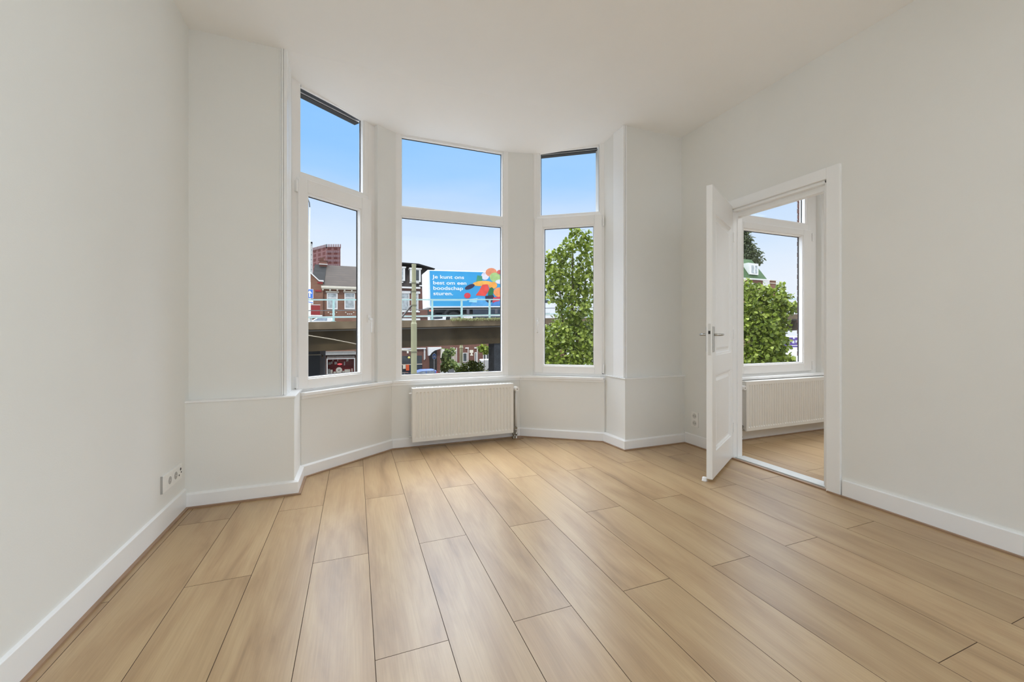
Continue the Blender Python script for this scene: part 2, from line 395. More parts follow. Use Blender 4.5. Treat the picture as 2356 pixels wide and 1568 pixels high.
# ------------------------------------------------------------------ windows
def window(name, M, fs, fz, up, lo, sash=None, glass_d=.045, hinge=None, handle=None, label='', screen=None, sashz=None):
    """M: matrix of the window plane (x along, y outward). fs frame x range, fz z range, up/lo openings (x0,z0,x1,z1)."""
    root = MB()
    x0, x1 = fs; z0, z1 = fz; D = .075
    ux0, uz0, ux1, uz1 = up; lx0, lz0, lx1, lz1 = lo
    # outer frame pieces around both openings
    a0 = min(ux0, lx0); a1 = max(ux1, lx1)
    if sash: fx0, fx1, fl0, fl1 = sash[0] + .02, sash[2] - .02, sash[1] + .02, sash[3] - .02
    else: fx0, fx1, fl0, fl1 = lx0, lx1, lz0, lz1
    root.box(x0, 0, z0, min(ux0, fx0), D, z1)
    root.box(max(ux1, fx1), 0, z0, x1, D, z1)
    root.box(min(ux0, fx0), 0, z0, max(ux1, fx1), D, fl0)
    root.box(min(ux0, fx0), 0, fl1, max(ux1, fx1), D, uz0)
    root.box(min(ux0, fx0), 0, uz1, max(ux1, fx1), D, z1)
    if fx0 < ux0 - .001: root.box(fx0, 0, uz0, ux0, D, uz1)
    if fx1 > ux1 + .001: root.box(ux1, 0, uz0, fx1, D, uz1)
    if fx0 > ux0 + .001: root.box(ux0, 0, fl0, fx0, D, fl1)
    if fx1 < ux1 - .001: root.box(fx1, 0, fl0, ux1, D, fl1)
    w = root.build(name, UPVC, mtx=M, bevel=.003)
    struct(w, label, 'window')
    g = .012
    b = MB(); b.ring(ux0, uz0, ux1, uz1, g, g, g, g, .006, glass_d)
    if not sash: b.ring(lx0, lz0, lx1, lz1, g, g, g, g, .006, glass_d)
    b.build('glazing_bead', UPVC, w, M, bevel=.002)
    k = MB(); k.ring(ux0 + g - .001, uz0 + g - .001, ux1 - g + .001, uz1 - g + .001, .005, .005, .004, .005, glass_d - .004, glass_d + .004)
    if not sash: k.ring(lx0 + g, lz0 + g, lx1 - g, lz1 - g, .004, .004, .004, .005, glass_d - .004, glass_d + .004)
    k.build('gasket', BLACK, w, M)
    MB().add([(ux0, glass_d, uz0), (ux1, glass_d, uz0), (ux1, glass_d, uz1), (ux0, glass_d, uz1)], [(0, 1, 2, 3)]).build('upper_pane', GLASS, w, M, fix=False)
    if not sash:
        MB().add([(lx0, glass_d, lz0), (lx1, glass_d, lz0), (lx1, glass_d, lz1), (lx0, glass_d, lz1)], [(0, 1, 2, 3)]).build('lower_pane', GLASS, w, M, fix=False)
    else:
        s0, t0, s1, t1 = sash
        q = MB(); q.ring(s0, t0, s1, t1, lx0 - s0, s1 - lx1, lz0 - t0, t1 - lz1, -.022, .05)
        sa = q.build('sash', UPVC, w, M, bevel=.005)
        q = MB(); q.ring(lx0 - .001, lz0 - .001, lx1 + .001, lz1 + .001, g, g, g, g, -.012, glass_d - .01); q.build('glazing_bead', UPVC, sa, M, bevel=.003)
        q = MB(); q.ring(lx0 + g - .001, lz0 + g - .001, lx1 - g + .001, lz1 - g + .001, .005, .005, .003, .005, glass_d - .016, glass_d - .008); q.build('gasket', BLACK, sa, M)
        MB().add([(lx0, glass_d - .01, lz0), (lx1, glass_d - .01, lz0), (lx1, glass_d - .01, lz1), (lx0, glass_d - .01, lz1)], [(0, 1, 2, 3)]).build('lower_pane', GLASS, sa, M, fix=False)
        if hinge:
            hx = s0 - .012 if hinge < 0 else s1 + .012
            for hz in (t0 + .05, t1 - .08):
                q = MB(); q.tube([(hx, -.022, hz - .04), (hx, -.022, hz + .05)], .009, 10); q.box(hx - .008, -.022, hz - .035, hx + .008, .0, hz + .045)
                q.build('hinge', UPVC, w, M, bevel=.001)
            q = MB(); q.box(hx - .003 if hinge < 0 else hx - .012, -.004, t0 + .002, hx + .012 if hinge < 0 else hx + .003, -.0005, t0 + .012); q.build('hinge_pin', BLACK, w, M)
        if handle:
            hx, hz = handle
            q = MB(); q.box(hx - .014, -.032, hz - .035, hx + .014, -.022, hz + .035)
            ha = q.build('handle_plate', UPVC, sa, M, bevel=.006)
            q = MB(); q.tube([(hx, -.03, hz), (hx, -.055, hz), (hx + .002, -.068, hz - .008), (hx + .004, -.070, hz - .03), (hx + .006, -.067, hz - .08), (hx + .006, -.062, hz - .125)], .0095, 10)
            q.build('handle', UPVC, sa, M, smooth=True)
    if screen:
        c0, c1, cz0, cz1, cy = screen
        q = MB(); q.box(c0, cy, cz0, c1, cy + .06, cz1); q.box(c0, cy - .012, cz0 + .004, c1, cy, cz0 + .012, CHROME); q.mats = [BLACK, CHROME]; q.m = [0] * 6 + [1] * 6
        q.build('screen_cassette', BLACK, w, M)
        q = MB(); q.box(c0 + .03, .012, cz0 - .004, c1 - .03, .03, cz1); q.build('vent_strip', UPVC, w, M)
    # outside reveal and drip sill
    q = MB(); q.box(x0, D, z0, x0 + .035, D + .06, z1); q.box(x1 - .035, D, z0, x1, D + .06, z1); q.box(x0, D, z0, x1, D + .12, z0 + .03)
    q.build('outer_casing', UPVC, w, M)
    return w
def wm(i, d):
    P, u, nn = seg(i); o = P + nn * d
    return Matrix(((u.x, nn.x, 0, o.x), (u.y, nn.y, 0, o.y), (0, 0, 1, 0), (0, 0, 0, 1)))
window('window_1', wm(3, .075), (-.052, .712), (.634, 3.05), (.008, 2.302, .598, 3.02), (.062, .728, .556, 2.160),
       sash=(-.012, .652, .657, 2.262), hinge=-1, handle=(.622, 1.205), label='tall white window in the left side of the bay, looking onto the viaduct and brick houses', screen=(.0, .62, 2.968, 3.05, .105))
window('window_2', wm(4, .028), (.030, 1.162), (.634, 2.98), (.076, 2.264, 1.104, 2.938), (.076, .668, 1.100, 2.182),
       label='wide fixed white window in the middle of the bay, above the radiator')
window('window_3', wm(5, .075), (.118, .868), (.634, 3.05), (.190, 2.292, .815, 3.02), (.232, .735, .759, 2.172),
       sash=(.148, .661, .834, 2.268), hinge=1, handle=(.180, 1.20), label='tall white window in the right side of the bay, filled by the leafy tree', screen=(.18, .83, 2.965, 3.05, .105))

# ------------------------------------------------------------------ doorway and door
mb = MB()
mb.box(3.008, 1.724, 0.0, 3.03, DY0, 2.215); mb.box(3.008, DY1 + .024, 0.0, 3.03, 2.64, 2.215); mb.box(3.008, DY0, DZ, 3.03, DY1 + .024, 2.215)
struct(mb.build('trim_7', TRIM, bevel=.003), 'flat white architrave around the doorway', 'door casing')
mb = MB()
mb.box(3.03, DY0, 0, 3.13, DY0 + .022, DZ); mb.box(3.03, DY1 + .022, 0, 3.13, DY1 + .037, DZ); mb.box(3.03, DY0, DZ - .022, 3.13, DY1 + .035, DZ)
mb.box(3.075, DY0 + .015, 0.012, 3.1295, DY0 + .055, DZ - .03); mb.box(3.075, DY1 + .014, 0.012, 3.1295, DY1 + .024, DZ - .03); mb.box(3.0745, DY0 + .015, DZ - .06, 3.129, DY1 + .03, DZ - .015)
mb.box(3.13, 1.724, 0, 3.15, DY0 + .01, 2.215); mb.box(3.13, DY1 + .04, 0, 3.15, 2.66, 2.215); mb.box(3.13, DY0, DZ - .01, 3.15, DY1 + .04, 2.215)
struct(mb.build('trim_8', TRIM, bevel=.003), 'white door lining with stop inside the doorway', 'door lining')
mb = MB(); mb.box(3.052, DY0 + .024, 0, 3.155, DY1 + .020, .014, ALU)
struct(mb.build('trim_9', ALU, bevel=.002), 'pale threshold board on the doorway floor', 'threshold')
mb = MB(); mb.box(3.012, DY0, 0, 3.036, DY1 + .02, .010, STRIP); mb.box(3.036, DY0 + .024, 0, 3.052, DY1 + .018, .004, mat('old_floor_gap', (.20, .17, .12), .8, .1))
struct(mb.build('trim_10', STRIP), 'brown wooden strip in front of the door threshold', 'edge strip')

Hn = Vector((3.028, 2.560)); Nn = Vector((2.414, 2.211))
uu = (Nn - Hn).normalized(); LL = (Nn - Hn).length; vv = Vector((uu.y, -uu.x))   # vv: thickness direction, away from the camera side
if vv.y < 0: vv = -vv
DM = Matrix(((uu.x, vv.x, 0, Hn.x), (uu.y, vv.y, 0, Hn.y), (0, 0, 1, .02), (0, 0, 0, 1)))
TH = .040; DH = 2.138
def panel_face(mb, x0, z0, x1, z1, y, sgn):
    # recessed moulded panel: bevelled frame going in, then raised field
    def rect(i, d): return [(x0 + i, y + sgn * d, z0 + i), (x1 - i, y + sgn * d, z0 + i), (x1 - i, y + sgn * d, z1 - i), (x0 + i, y + sgn * d, z1 - i)]
    steps = [(0, 0), (.004, .009), (.012, .007), (.022, .017), (.036, .018), (.056, .009)]
    vs = []; fs = []
    for i, d in steps: vs += rect(i, d)
    for k in range(len(steps) - 1):
        for j in range(4): fs.append((4 * k + j, 4 * k + (j + 1) % 4, 4 * k + 4 + (j + 1) % 4, 4 * k + 4 + j))
    fs.append(tuple(4 * (len(steps) - 1) + j for j in range(4)))
    mb.add(vs, fs)
PX0, PX1 = .062, .600
PZ = [(.185, .755), (.895, 1.945)]
mb = MB()
# stiles and rails
mb.box(0, 0, 0, PX0, TH, DH); mb.box(PX1, 0, 0, LL, TH, DH)
mb.box(PX0, 0, 0, PX1, TH, PZ[0][0]); mb.box(PX0, 0, PZ[0][1], PX1, TH, PZ[1][0]); mb.box(PX0, 0, PZ[1][1], PX1, TH, DH)
for z0, z1 in PZ:
    panel_face(mb, PX0, z0, PX1, z1, 0, 1); panel_face(mb, PX0, z0, PX1, z1, TH, -1)
door = mb.build('door_1', TRIM, mtx=DM, fix=False)
struct(door, 'white two panel door standing open into the room', 'door')
def lever(y, s):
    hx, hz = .640, 1.050
    q = MB(); q.box(.668, y, .925, .700, y + s * .008, 1.110); pl_ = q.build('handle_plate', CHROME, door, DM, bevel=.003)
    q = MB(); q.tube([(.684, y + s * .006, hz), (.684, y + s * .045, hz)], .009, 12)
    q.tube([(.690, y + s * .045, hz), (.63, y + s * .048, hz), (.585, y + s * .045, hz + .001), (.562, y + s * .036, hz + .001)], .009, 12)
    q.build('door_handle', CHROME, door, DM, smooth=True)
lever(0, -1); lever(TH, 1)
q = MB(); q.box(LL - .001, .011, .90, LL + .002, .029, 1.13, mat('lock_face_steel', (.70, .70, .68), .4, .03)); q.box(LL, .013, 1.055, LL + .004, .027, 1.078, BLACK)
q.build('lock_plate', None, door, DM)
for hz in (.25, 1.05, 1.88):
    q = MB(); q.tube([(-.006, -.006, hz - .04), (-.006, -.006, hz + .04)], .006, 10); q.build('hinge', TRIM, door, DM)
ds = MB(); ds.lathe((2.392, 2.262, 0), [(0, .028), (.013, .026), (.016, .02), (.016, .004), (.02, 0), (0, 0)], 16)
tag(ds.build('door_stop', TRIM, smooth=True), 'small white door stop on the floor at the open door edge', 'door stop')

# ------------------------------------------------------------------ side room seen through the door
Y2 = 2.970
mb = MB()
mb.box(3.13, Y2, 0, 3.60, Y2 + .20, CZ); mb.box(4.86, Y2, 0, 7.0, Y2 + .09, CZ); mb.box(3.60, Y2, 0, 4.86, Y2 + .20, .60)
struct(mb.build('wall_front_side', WALL), 'white front wall of the side room around its window', 'wall')
struct(MB().box(7.0, -4.4, 0, 7.2, 3.3, CZ).build('wall_side_room', WALL), 'white far wall of the side room', 'wall')
mb = MB(); mb.box(3.13, Y2 - .018, 0, 6.98, Y2 + .01, .098)
struct(mb.build('baseboard_side_room', TRIM, bevel=.002), 'white skirting board under the side room radiator', 'skirting board')
mb = MB(); mb.box(3.50, Y2 - .035, .605, 4.95, Y2 + .16, .630)
struct(mb.build('trim_11', TRIM, bevel=.004), 'white window sill in the side room', 'sill')
mb = MB(); mb.box(3.13, Y2 - .034, 0, 6.98, Y2 - .018, .009, STRIP)
struct(mb.build('trim_12', STRIP), 'brown wooden edge strip in the side room', 'edge strip')
WM4 = Matrix.Translation((0, Y2 + .055, 0))
window('window_4', WM4, (3.60, 4.86), (.622, 3.0), (3.705, 2.285, 4.690, 2.95), (3.705, .742, 4.620, 2.150),
       sash=(3.64, .655, 4.752, 2.215), hinge=1, label='white window in the side room, seen through the doorway')
br = brick_mat('pier_brick', (.10, .05, .04), (.14, .07, .055), (.10, .085, .075), .2, .065, .006)
mb = MB()
for k in range(46):   # toothed brick edge
    z = .80 + k * .065
    mb.box(4.90 + (.004 if k % 2 else 0), 3.20, z, 5.5, 3.265, z + .057)
mb.box(4.908, 3.204, .80, 5.5, 3.261, 3.8)
struct(mb.build('wall_outer', br), 'dark brick pier outside the side room window', 'wall')
mb = MB(); mb.box(4.865, 3.10, .56, 5.5, 3.199, 3.8); mb.box(4.892, 3.20, .56, 5.2, 3.27, .80); mb.box(3.5, 3.14, .56, 4.865, 3.30, .61)
struct(mb.build('trim_13', UPVC), 'white outer sill block below the brick pier', 'sill')

# ------------------------------------------------------------------ radiators
def radiator(name, x0, x1, z0, z1, yf, yw, valve_side, label, group=None, ribs_pitch=.0335, tall_cover=True):
    r = empty(name, ((x0 + x1) / 2, yw, 0)); tag(r, label, 'radiator', group)
    def T(m): 
        m.v = [(a - (x0 + x1) / 2, b - yw, c) for a, b, c in m.v]; return m
    # front panel with pressed vertical channels
    m = MB(); n = int((x1 - x0 - .05) / ribs_pitch); p = (x1 - x0 - .05) / n
    cols = [(x0, 0.0)]; cols.append((x0 + .012, 0))
    for i in range(n):
        a = x0 + .025 + i * p
        cols += [(a + p * .18, 0), (a + p * .34, .009), (a + p * .66, .009), (a + p * .82, 0)]
    cols += [(x1 - .012, 0), (x1, 0)]
    rows = [(z0, 0, 0), (z0 + .028, 0, 0), (z0 + .040, 1, 0), (z1 - .045, 1, 0), (z1 - .033, 0, 0), (z1, 0, 0)]
    vs = [(cx_, yf + (d * k), rz) for rz, k, _ in rows for cx_, d in cols]
    C_ = len(cols); fs = [(r_ * C_ + i, r_ * C_ + i + 1, (r_ + 1) * C_ + i + 1, (r_ + 1) * C_ + i) for r_ in range(len(rows) - 1) for i in range(C_ - 1)]
    m.add(vs, fs)
    m.box(x0, yf + .002, z0, x0 + .003, yf + .013, z1); m.box(x1 - .003, yf + .002, z0, x1, yf + .013, z1)
    m.box(x0, yf, z0 - .002, x1, yf + .014, z0); m.box(x0, yf, z1, x1, yf + .014, z1 + .002)
    m.box(x0 + .003, yf + .012, z0, x1 - .003, yf + .014, z1)
    T(m).build('front_panel', RADM, r, fix=False)
    m = MB(); m.box(x0 + .005, yw - .038, z0 + .005, x1 - .005, yw - .024, z1 - .002); T(m).build('back_panel', RADM, r, bevel=.002)
    m = MB(); n = 40
    for i in range(n): a = x0 + .03 + (x1 - x0 - .06) * i / (n - 1); m.box(a - .001, yf + .014, z0 + .03, a + .001, yw - .038, z1 - .03)
    o = T(m).build('convector_fins', RADM, r)
    m = MB(); m.box(x0 - .002, yf + .012, z1 - .004, x1 + .002, yf + .03, z1 + .004); m.box(x0 + .0, yw - .052, z1 - .004, x1 - .0, yw - .03, z1 + .004)
    for i in range(28):
        a = x0 + .01 + (x1 - x0 - .02) * i / 27; m.box(a - .004, yf + .03, z1 - .003, a + .004, yw - .05, z1 + .002)
    T(m).build('top_grille', RADM, r, bevel=.001)
    for sx in (x0, x1):
        m = MB(); m.box(sx - .002, yf + .016, z0 + .01, sx + .002, yw - .03, z1); T(m).build('side_cover', RADM, r)
    for bx in (x0 + .15, x1 - .15):
        m = MB(); m.box(bx - .015, yw - .026, z0 + .02, bx + .015, yw + .0, z1 - .03); T(m).build('wall_bracket', RADM, r)
    s = valve_side; e = x1 if s > 0 else x0; ym = (yf + yw) / 2 - .005
    m = MB(); m.tube([(e, ym, z1 - .065), (e + s * .03, ym, z1 - .065)], .011, 12); m.tube([(e + s * .03, ym, z1 - .10), (e + s * .03, ym, z1 - .035)], .010, 12)
    m.tube([(e + s * .03, ym, z1 - .09), (e + s * .03, ym, .055)], .0075, 10)
    m.tube([(e, ym, z0 + .04), (e + s * .03, ym, z0 + .04)], .011, 12)
    m.box(e + s * .018, ym - .02, z0 + .022, e + s * .055, ym + .02, z0 + .04)
    T(m).build('pipework', BRASS, r)
    m = MB(); m.tube([(e + s * .038, ym - .002, z1 - .055), (e + s * .038, ym - .022, z1 - .055), (e + s * .038, ym - .060, z1 - .055)], .026, 18, r1=.022)
    k = T(m).build('thermostat_knob', UPVC, r, smooth=False, bevel=.003)
    m = MB(); m.disc((e + s * .038, ym - .060, z1 - .055), (0, -1, 0), .007, .002, m=None); T(m).build('knob_cap', SOCKD, k)
    for dx in (.022, .050):
        m = MB(); m.lathe((e + s * dx, ym, 0), [(0, .085), (.008, .085), (.009, .06), (.013, .058), (.013, .042), (.008, .040), (.008, .022), (.012, .02), (.012, .004), (.015, .001), (0, .001)], 14)
        T(m).build('floor_valve', BRASS if dx < .04 else CHROME, r, smooth=True)
    if tall_cover:
        m = MB(); m.tube([(e + s * .052, ym + .02, z0 + .045), (e + s * .052, ym + .02, z1 - .09)], .013, 14); T(m).build('riser_pipe', RADM, r, smooth=True)
    o = -s; e2 = x0 if s > 0 else x1
    for z in (z1 - .05, z0 + .035):
        m = MB(); m.tube([(e2, ym, z), (e2 + o * .018, ym, z)], .010, 12, r1=.007); m.disc((e2 + o * .016, ym, z), (o, 0, 0), .007, .008, 6); T(m).build('bleed_plug', UPVC if z > .3 else CHROME, r)
    return r
radiator('radiator', .490, 1.484, .078, .566, 3.785, 3.905, 1, 'white ribbed panel radiator under the middle bay window')
radiator('radiator', 3.575, 4.93, .115, .596, 2.868, 2.965, -1, 'white ribbed panel radiator in the side room, seen through the doorway', ribs_pitch=.034, tall_cover=False)
MB().box(1.50, 3.80, .001, 1.60, 3.885, .006).build('pipe_rose', STRIP, bevel=.001)
tag(bpy.data.objects['pipe_rose'], 'flat wooden pipe cover on the floor below the bay radiator valves', 'pipe cover')

# ------------------------------------------------------------------ sockets
def socket_strip():
    y0, y1, z0, z1 = 2.742, 3.000, .212, .304; x = -.985
    r = empty('wall_socket', (x, (y0 + y1) / 2, (z0 + z1) / 2)); tag(r, 'white strip of power and antenna sockets low on the left wall', 'wall socket')
    yc, zc = (y0 + y1) / 2, (z0 + z1) / 2
    def T(m): m.v = [(a - x, b - yc, c - zc) for a, b, c in m.v]; return m
    T(MB().box(x, y0, z0, x + .012, y1, z1)).build('cover_frame', SOCK, r, bevel=.002)
    T(MB().box(x + .0, y0 - .003, z0 - .002, x + .010, y0 + .0, z1 + .002)).build('box_edge', SOCKD, r)
    for k in (0, 1):
        c = y0 + .052 + .0795 * k + .028
        f = T(MB().box(x + .012, c - .033, z0 + .012, x + .0145, c + .033, z1 - .012)).build('socket_insert', SOCK, r, bevel=.001)
        T(MB().disc((x + .0145, c, zc), (1, 0, 0), .0215, .0006, 28)).build('recess', SOCKD, f)
        T(MB().tube([(x + .015, c - .0, zc), (x + .0165, c, zc)], .003, 10)).build('pin_hole', SOCK, f)
    c = y1 - .038
    f = T(MB().box(x + .012, c - .030, z0 + .012, x + .0145, c + .030, z1 - .012)).build('antenna_insert', SOCK, r, bevel=.001)
    for dy, dz, rr in ((.008, .016, .0085), (.016, -.004, .005), (-.014, -.014, .0055)):
        T(MB().disc((x + .0145, c + dy, zc + dz), (1, 0, 0), rr, .001, 14)).build('port', BLACK, f)
socket_strip()
def socket_double():
    x = 3.03; yc, zc = 2.972, .252
    r = empty('wall_socket', (x, yc, zc)); tag(r, 'white double power socket low on the right wall behind the door', 'wall socket')
    MB().box(0, -.040, -.07, -.012, .040, .07).build('cover_frame', SOCK, r, bevel=.002)
    for s in (-.034, .034):
        f = MB().disc((-.012, 0, s), (-1, 0, 0), .024, .001, 28).build('recess', mat('socket_grey', (.62, .61, .58), .5, .02), r)
        for d in (-.0095, .0095): MB().disc((-.013, d, s), (-1, 0, 0), .0034, .0008, 10).build('pin_hole', BLACK, f)
socket_double()
# ================================================================== outside
G = -4.4
cY, sY = math.cos(YAW), math.sin(YAW)
def K(px, py, y):            # point of the plane y = const that stands behind pixel (px, py): (x, z)
    d = (px - CX) / FPX; t = y / (-d * sY + cY); return ((d * cY + sY) * t, EYE - (py - HY) / FPX * t)
def KX(px, y): return K(px, 0, y)[0]
def KZ(py, px, y): return K(px, py, y)[1]
def at(px, py, Y):           # point at depth Y behind pixel
    X = (px - CX) / FPX * Y; return Vector((X * cY + Y * sY, -X * sY + Y * cY, EYE - (py - HY) / FPX * Y))
def rel(mb, o): mb.v = [(a - o[0], b - o[1], c - o[2]) for a, b, c in mb.v]; return mb
class Thing:
    def __init__(s, name, org, label, cat, group=None):
        s.o = Vector(org); s.r = tag(empty(name, org), label, cat, group)
    def part(s, name, mb, m=None, parent=None, **k): return rel(mb, s.o).build(name, m, parent or s.r, **k)
def single(name, mb, org, m, label, cat, group=None, kind=None, **k):
    o = rel(mb, org).build(name, m, None, **k); o.location = org; return tag(o, label, cat, group, kind)

ASPH = mat('street_asphalt', (.18, .175, .165), .9, .2, .5, bump=.2, bscale=8)
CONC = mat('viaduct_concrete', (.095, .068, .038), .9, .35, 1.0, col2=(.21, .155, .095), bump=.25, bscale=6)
CONC_SHADE = mat('viaduct_girder_shaded_concrete', (.030, .020, .008), .9, .3, .7, col2=(.085, .058, .026), bump=.25, bscale=5)  # girder shade put into a darker concrete colour
RAIL = mat('pale_green_railing_paint', (.42, .62, .60), .45, .06, 4)
RAILW = mat('white_guard_rail', (.75, .76, .75), .4, .05, 4)
OLIVE = mat('olive_pole_paint', (.30, .29, .17), .5, .08, 2)
OFFW = mat('offwhite_pole_paint', (.72, .70, .63), .5, .05, 2)
CREAM = mat('cream_woodwork', (.75, .70, .58), .5, .05, 3)
WHITE = mat('white_woodwork', (.80, .79, .76), .5, .04, 3)
BR1 = brick_mat('red_brown_brick', (.30, .135, .085), (.24, .10, .06), (.30, .22, .17), .22, .07, .01)
BR2 = brick_mat('dark_red_brick', (.22, .085, .06), (.17, .065, .05), (.22, .16, .13), .22, .07, .01)
BR3 = brick_mat('deep_red_brick', (.30, .06, .045), (.24, .05, .04), (.22, .12, .1), .22, .07, .01)
TILE = brick_mat('brown_roof_tile', (.060, .045, .034), (.047, .036, .028), (.03, .024, .02), .28, .30, .02)
SLATE = mat('dark_slate_roof', (.022, .022, .022), .95, .2, 2, spec=.1)
GREENR = mat('moss_green_roof', (.06, .115, .045), .85, .15, 3, bump=.2, bscale=20)
DARK = mat('dark_interior', (.02, .018, .017), .7, .3, 2)

struct(MB().box(-300, 4.5, G - .3, 420, 500, G).build('ground', ASPH), 'grey street surface below the windows', 'ground')

# ---------------------------------------------------------------- viaduct ramp
VY = 24.1
def lin(pxa, pya, pxb, pyb, y):
    a = K(pxa, pya, y); b = K(pxb, pyb, y); k = (b[1] - a[1]) / (b[0] - a[0]); return lambda x: a[1] + k * (x - a[0])
top = lin(704, 740.5, 1155, 733.2, VY); bot = lin(704, 757.8, 1155, 748, VY); gb = lin(740, 807, 1155, 789, VY + .8)
V = Thing('viaduct', (0, VY, G), 'dark concrete road viaduct ramp crossing outside the bay windows', 'viaduct')
XA, XB = -34.0, 48.0
mb = MB(); VE = VY + 12.0
def slab(mb, y0, y1, zt, zb, m=None):
    mb.add([(XA, y0, zb(XA)), (XB, y0, zb(XB)), (XB, y1, zb(XB)), (XA, y1, zb(XA)), (XA, y0, zt(XA)), (XB, y0, zt(XB)), (XB, y1, zt(XB)), (XA, y1, zt(XA))],
           [(0, 3, 2, 1), (4, 5, 6, 7), (0, 1, 5, 4), (1, 2, 6, 5), (2, 3, 7, 6), (3, 0, 4, 7)], m)
slab(mb, VY, VY + .55, top, bot); slab(mb, VE - .55, VE, top, bot)
V.part('edge_beam', mb, CONC)
mb = MB(); slab(mb, VY + .5, VE - .5, lambda x: top(x) - .45, lambda x: bot(x) + .02 - .12); V.part('deck', mb, ASPH)
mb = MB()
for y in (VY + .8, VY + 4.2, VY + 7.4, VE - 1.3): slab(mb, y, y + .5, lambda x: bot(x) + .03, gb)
V.part('girder', mb, CONC_SHADE)
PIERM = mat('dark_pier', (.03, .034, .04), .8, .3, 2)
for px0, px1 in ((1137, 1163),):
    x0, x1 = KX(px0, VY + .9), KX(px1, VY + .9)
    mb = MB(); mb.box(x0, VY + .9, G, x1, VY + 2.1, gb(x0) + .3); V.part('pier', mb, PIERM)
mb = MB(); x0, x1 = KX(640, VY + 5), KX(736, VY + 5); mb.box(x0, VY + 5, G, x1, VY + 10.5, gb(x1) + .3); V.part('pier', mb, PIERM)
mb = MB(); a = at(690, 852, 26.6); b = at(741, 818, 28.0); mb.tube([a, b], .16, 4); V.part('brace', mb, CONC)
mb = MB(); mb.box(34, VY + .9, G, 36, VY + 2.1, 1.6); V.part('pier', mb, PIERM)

# railing on the near edge
ry = VY + .22
rt = lin(704, 687.9, 1155, 687.4, ry)
Rr = Thing('railing', (0, ry, top(0)), 'pale green metal railing along the near edge of the viaduct', 'railing')
def rail(mb, dz0, dz1, y0, y1):
    mb.add([(XA, y0, rt(XA) - dz1), (XB, y0, rt(XB) - dz1), (XB, y1, rt(XB) - dz1), (XA, y1, rt(XA) - dz1), (XA, y0, rt(XA) - dz0), (XB, y0, rt(XB) - dz0), (XB, y1, rt(XB) - dz0), (XA, y1, rt(XA) - dz0)],
           [(0, 3, 2, 1), (4, 5, 6, 7), (0, 1, 5, 4), (1, 2, 6, 5), (2, 3, 7, 6), (3, 0, 4, 7)])
mb = MB(); rail(mb, 0, .07, ry - .04, ry + .06); Rr.part('top_rail', mb, RAIL)
mb = MB(); rail(mb, .60, .64, ry, ry + .05); Rr.part('middle_rail', mb, mat('grey_wire_rail', (.16, .17, .17), .5, .1)) 
mb = MB(); rail(mb, .97, 1.02, ry, ry + .05); Rr.part('lower_rail', mb, RAIL)
xs = [KX(p, ry) for p in (923, 994.5)]; p_ = xs[1] - xs[0]
for k in range(-9, 22):
    x = xs[0] + p_ * k
    if not (XA < x < XB): continue
    mb = MB(); mb.box(x - .055, ry - .03, top(x) + .012, x + .055, ry + .05, rt(x) - .02); mb.box(x - .12, ry - .06, top(x) + .008, x + .12, ry + .1, top(x) + .035)
    Rr.part('post', mb, RAIL)
# guard rail nearer the road
gy = VY + 1.1
GR = Thing('guard_rail', (0, gy, top(0)), 'white steel guard rail between the railing and the road on the viaduct', 'guard rail')
gz = lin(704, 727.5, 1155, 723.5, gy)
mb = MB(); mb.add([(XA, gy, gz(XA) - .10), (XB, gy, gz(XB) - .10), (XB, gy + .06, gz(XB) - .10), (XA, gy + .06, gz(XA) - .10), (XA, gy, gz(XA)), (XB, gy, gz(XB)), (XB, gy + .06, gz(XB)), (XA, gy + .06, gz(XA))],
                  [(0, 3, 2, 1), (4, 5, 6, 7), (0, 1, 5, 4), (1, 2, 6, 5), (2, 3, 7, 6), (3, 0, 4, 7)])
GR.part('beam', mb, RAILW)
for k in range(-8, 12):
    x = -2.3 + k * 4.0; mb = MB(); mb.box(x - .06, gy + .06, top(x) - .28, x + .06, gy + .14, gz(x)); GR.part('post', mb, RAILW)

# ---------------------------------------------------------------- foliage
def leaf_mat(name, c0, c1, c2):
    m = bpy.data.materials.new(name); m.use_nodes = True; t = m.node_tree; b = t.nodes['Principled BSDF']
    g = t.nodes.new('ShaderNodeNewGeometry'); r = ramp(t, [(0, c0), (.5, c1), (1, c2)]); t.links.new(g.outputs['Random Per Island'], r.inputs[0])
    t.links.new(r.outputs[0], b.inputs['Base Color']); b.inputs['Roughness'].default_value = .42; b.inputs['Specular IOR Level'].default_value = .35
    tr = t.nodes.new('ShaderNodeBsdfTranslucent'); t.links.new(r.outputs[0], tr.inputs[0])
    mx = t.nodes.new('ShaderNodeMixShader'); mx.inputs[0].default_value = .32; o = t.nodes['Material Output']
    t.links.new(b.outputs[0], mx.inputs[1]); t.links.new(tr.outputs[0], mx.inputs[2]); t.links.new(mx.outputs[0], o.inputs[0])
    MATS[name] = m; return m
LEAF = leaf_mat('lime_tree_leaf', (.065, .10, .008), (.15, .205, .016), (.36, .42, .085))
LEAF2 = leaf_mat('shrub_leaf', (.07, .12, .03), (.14, .20, .05), (.30, .36, .12))
LEAF3 = leaf_mat('conifer_leaf', (.045, .06, .025), (.09, .11, .05), (.17, .19, .10))
BARK = mat('tree_bark', (.10, .075, .05), .9, .3, 6, bump=.4)
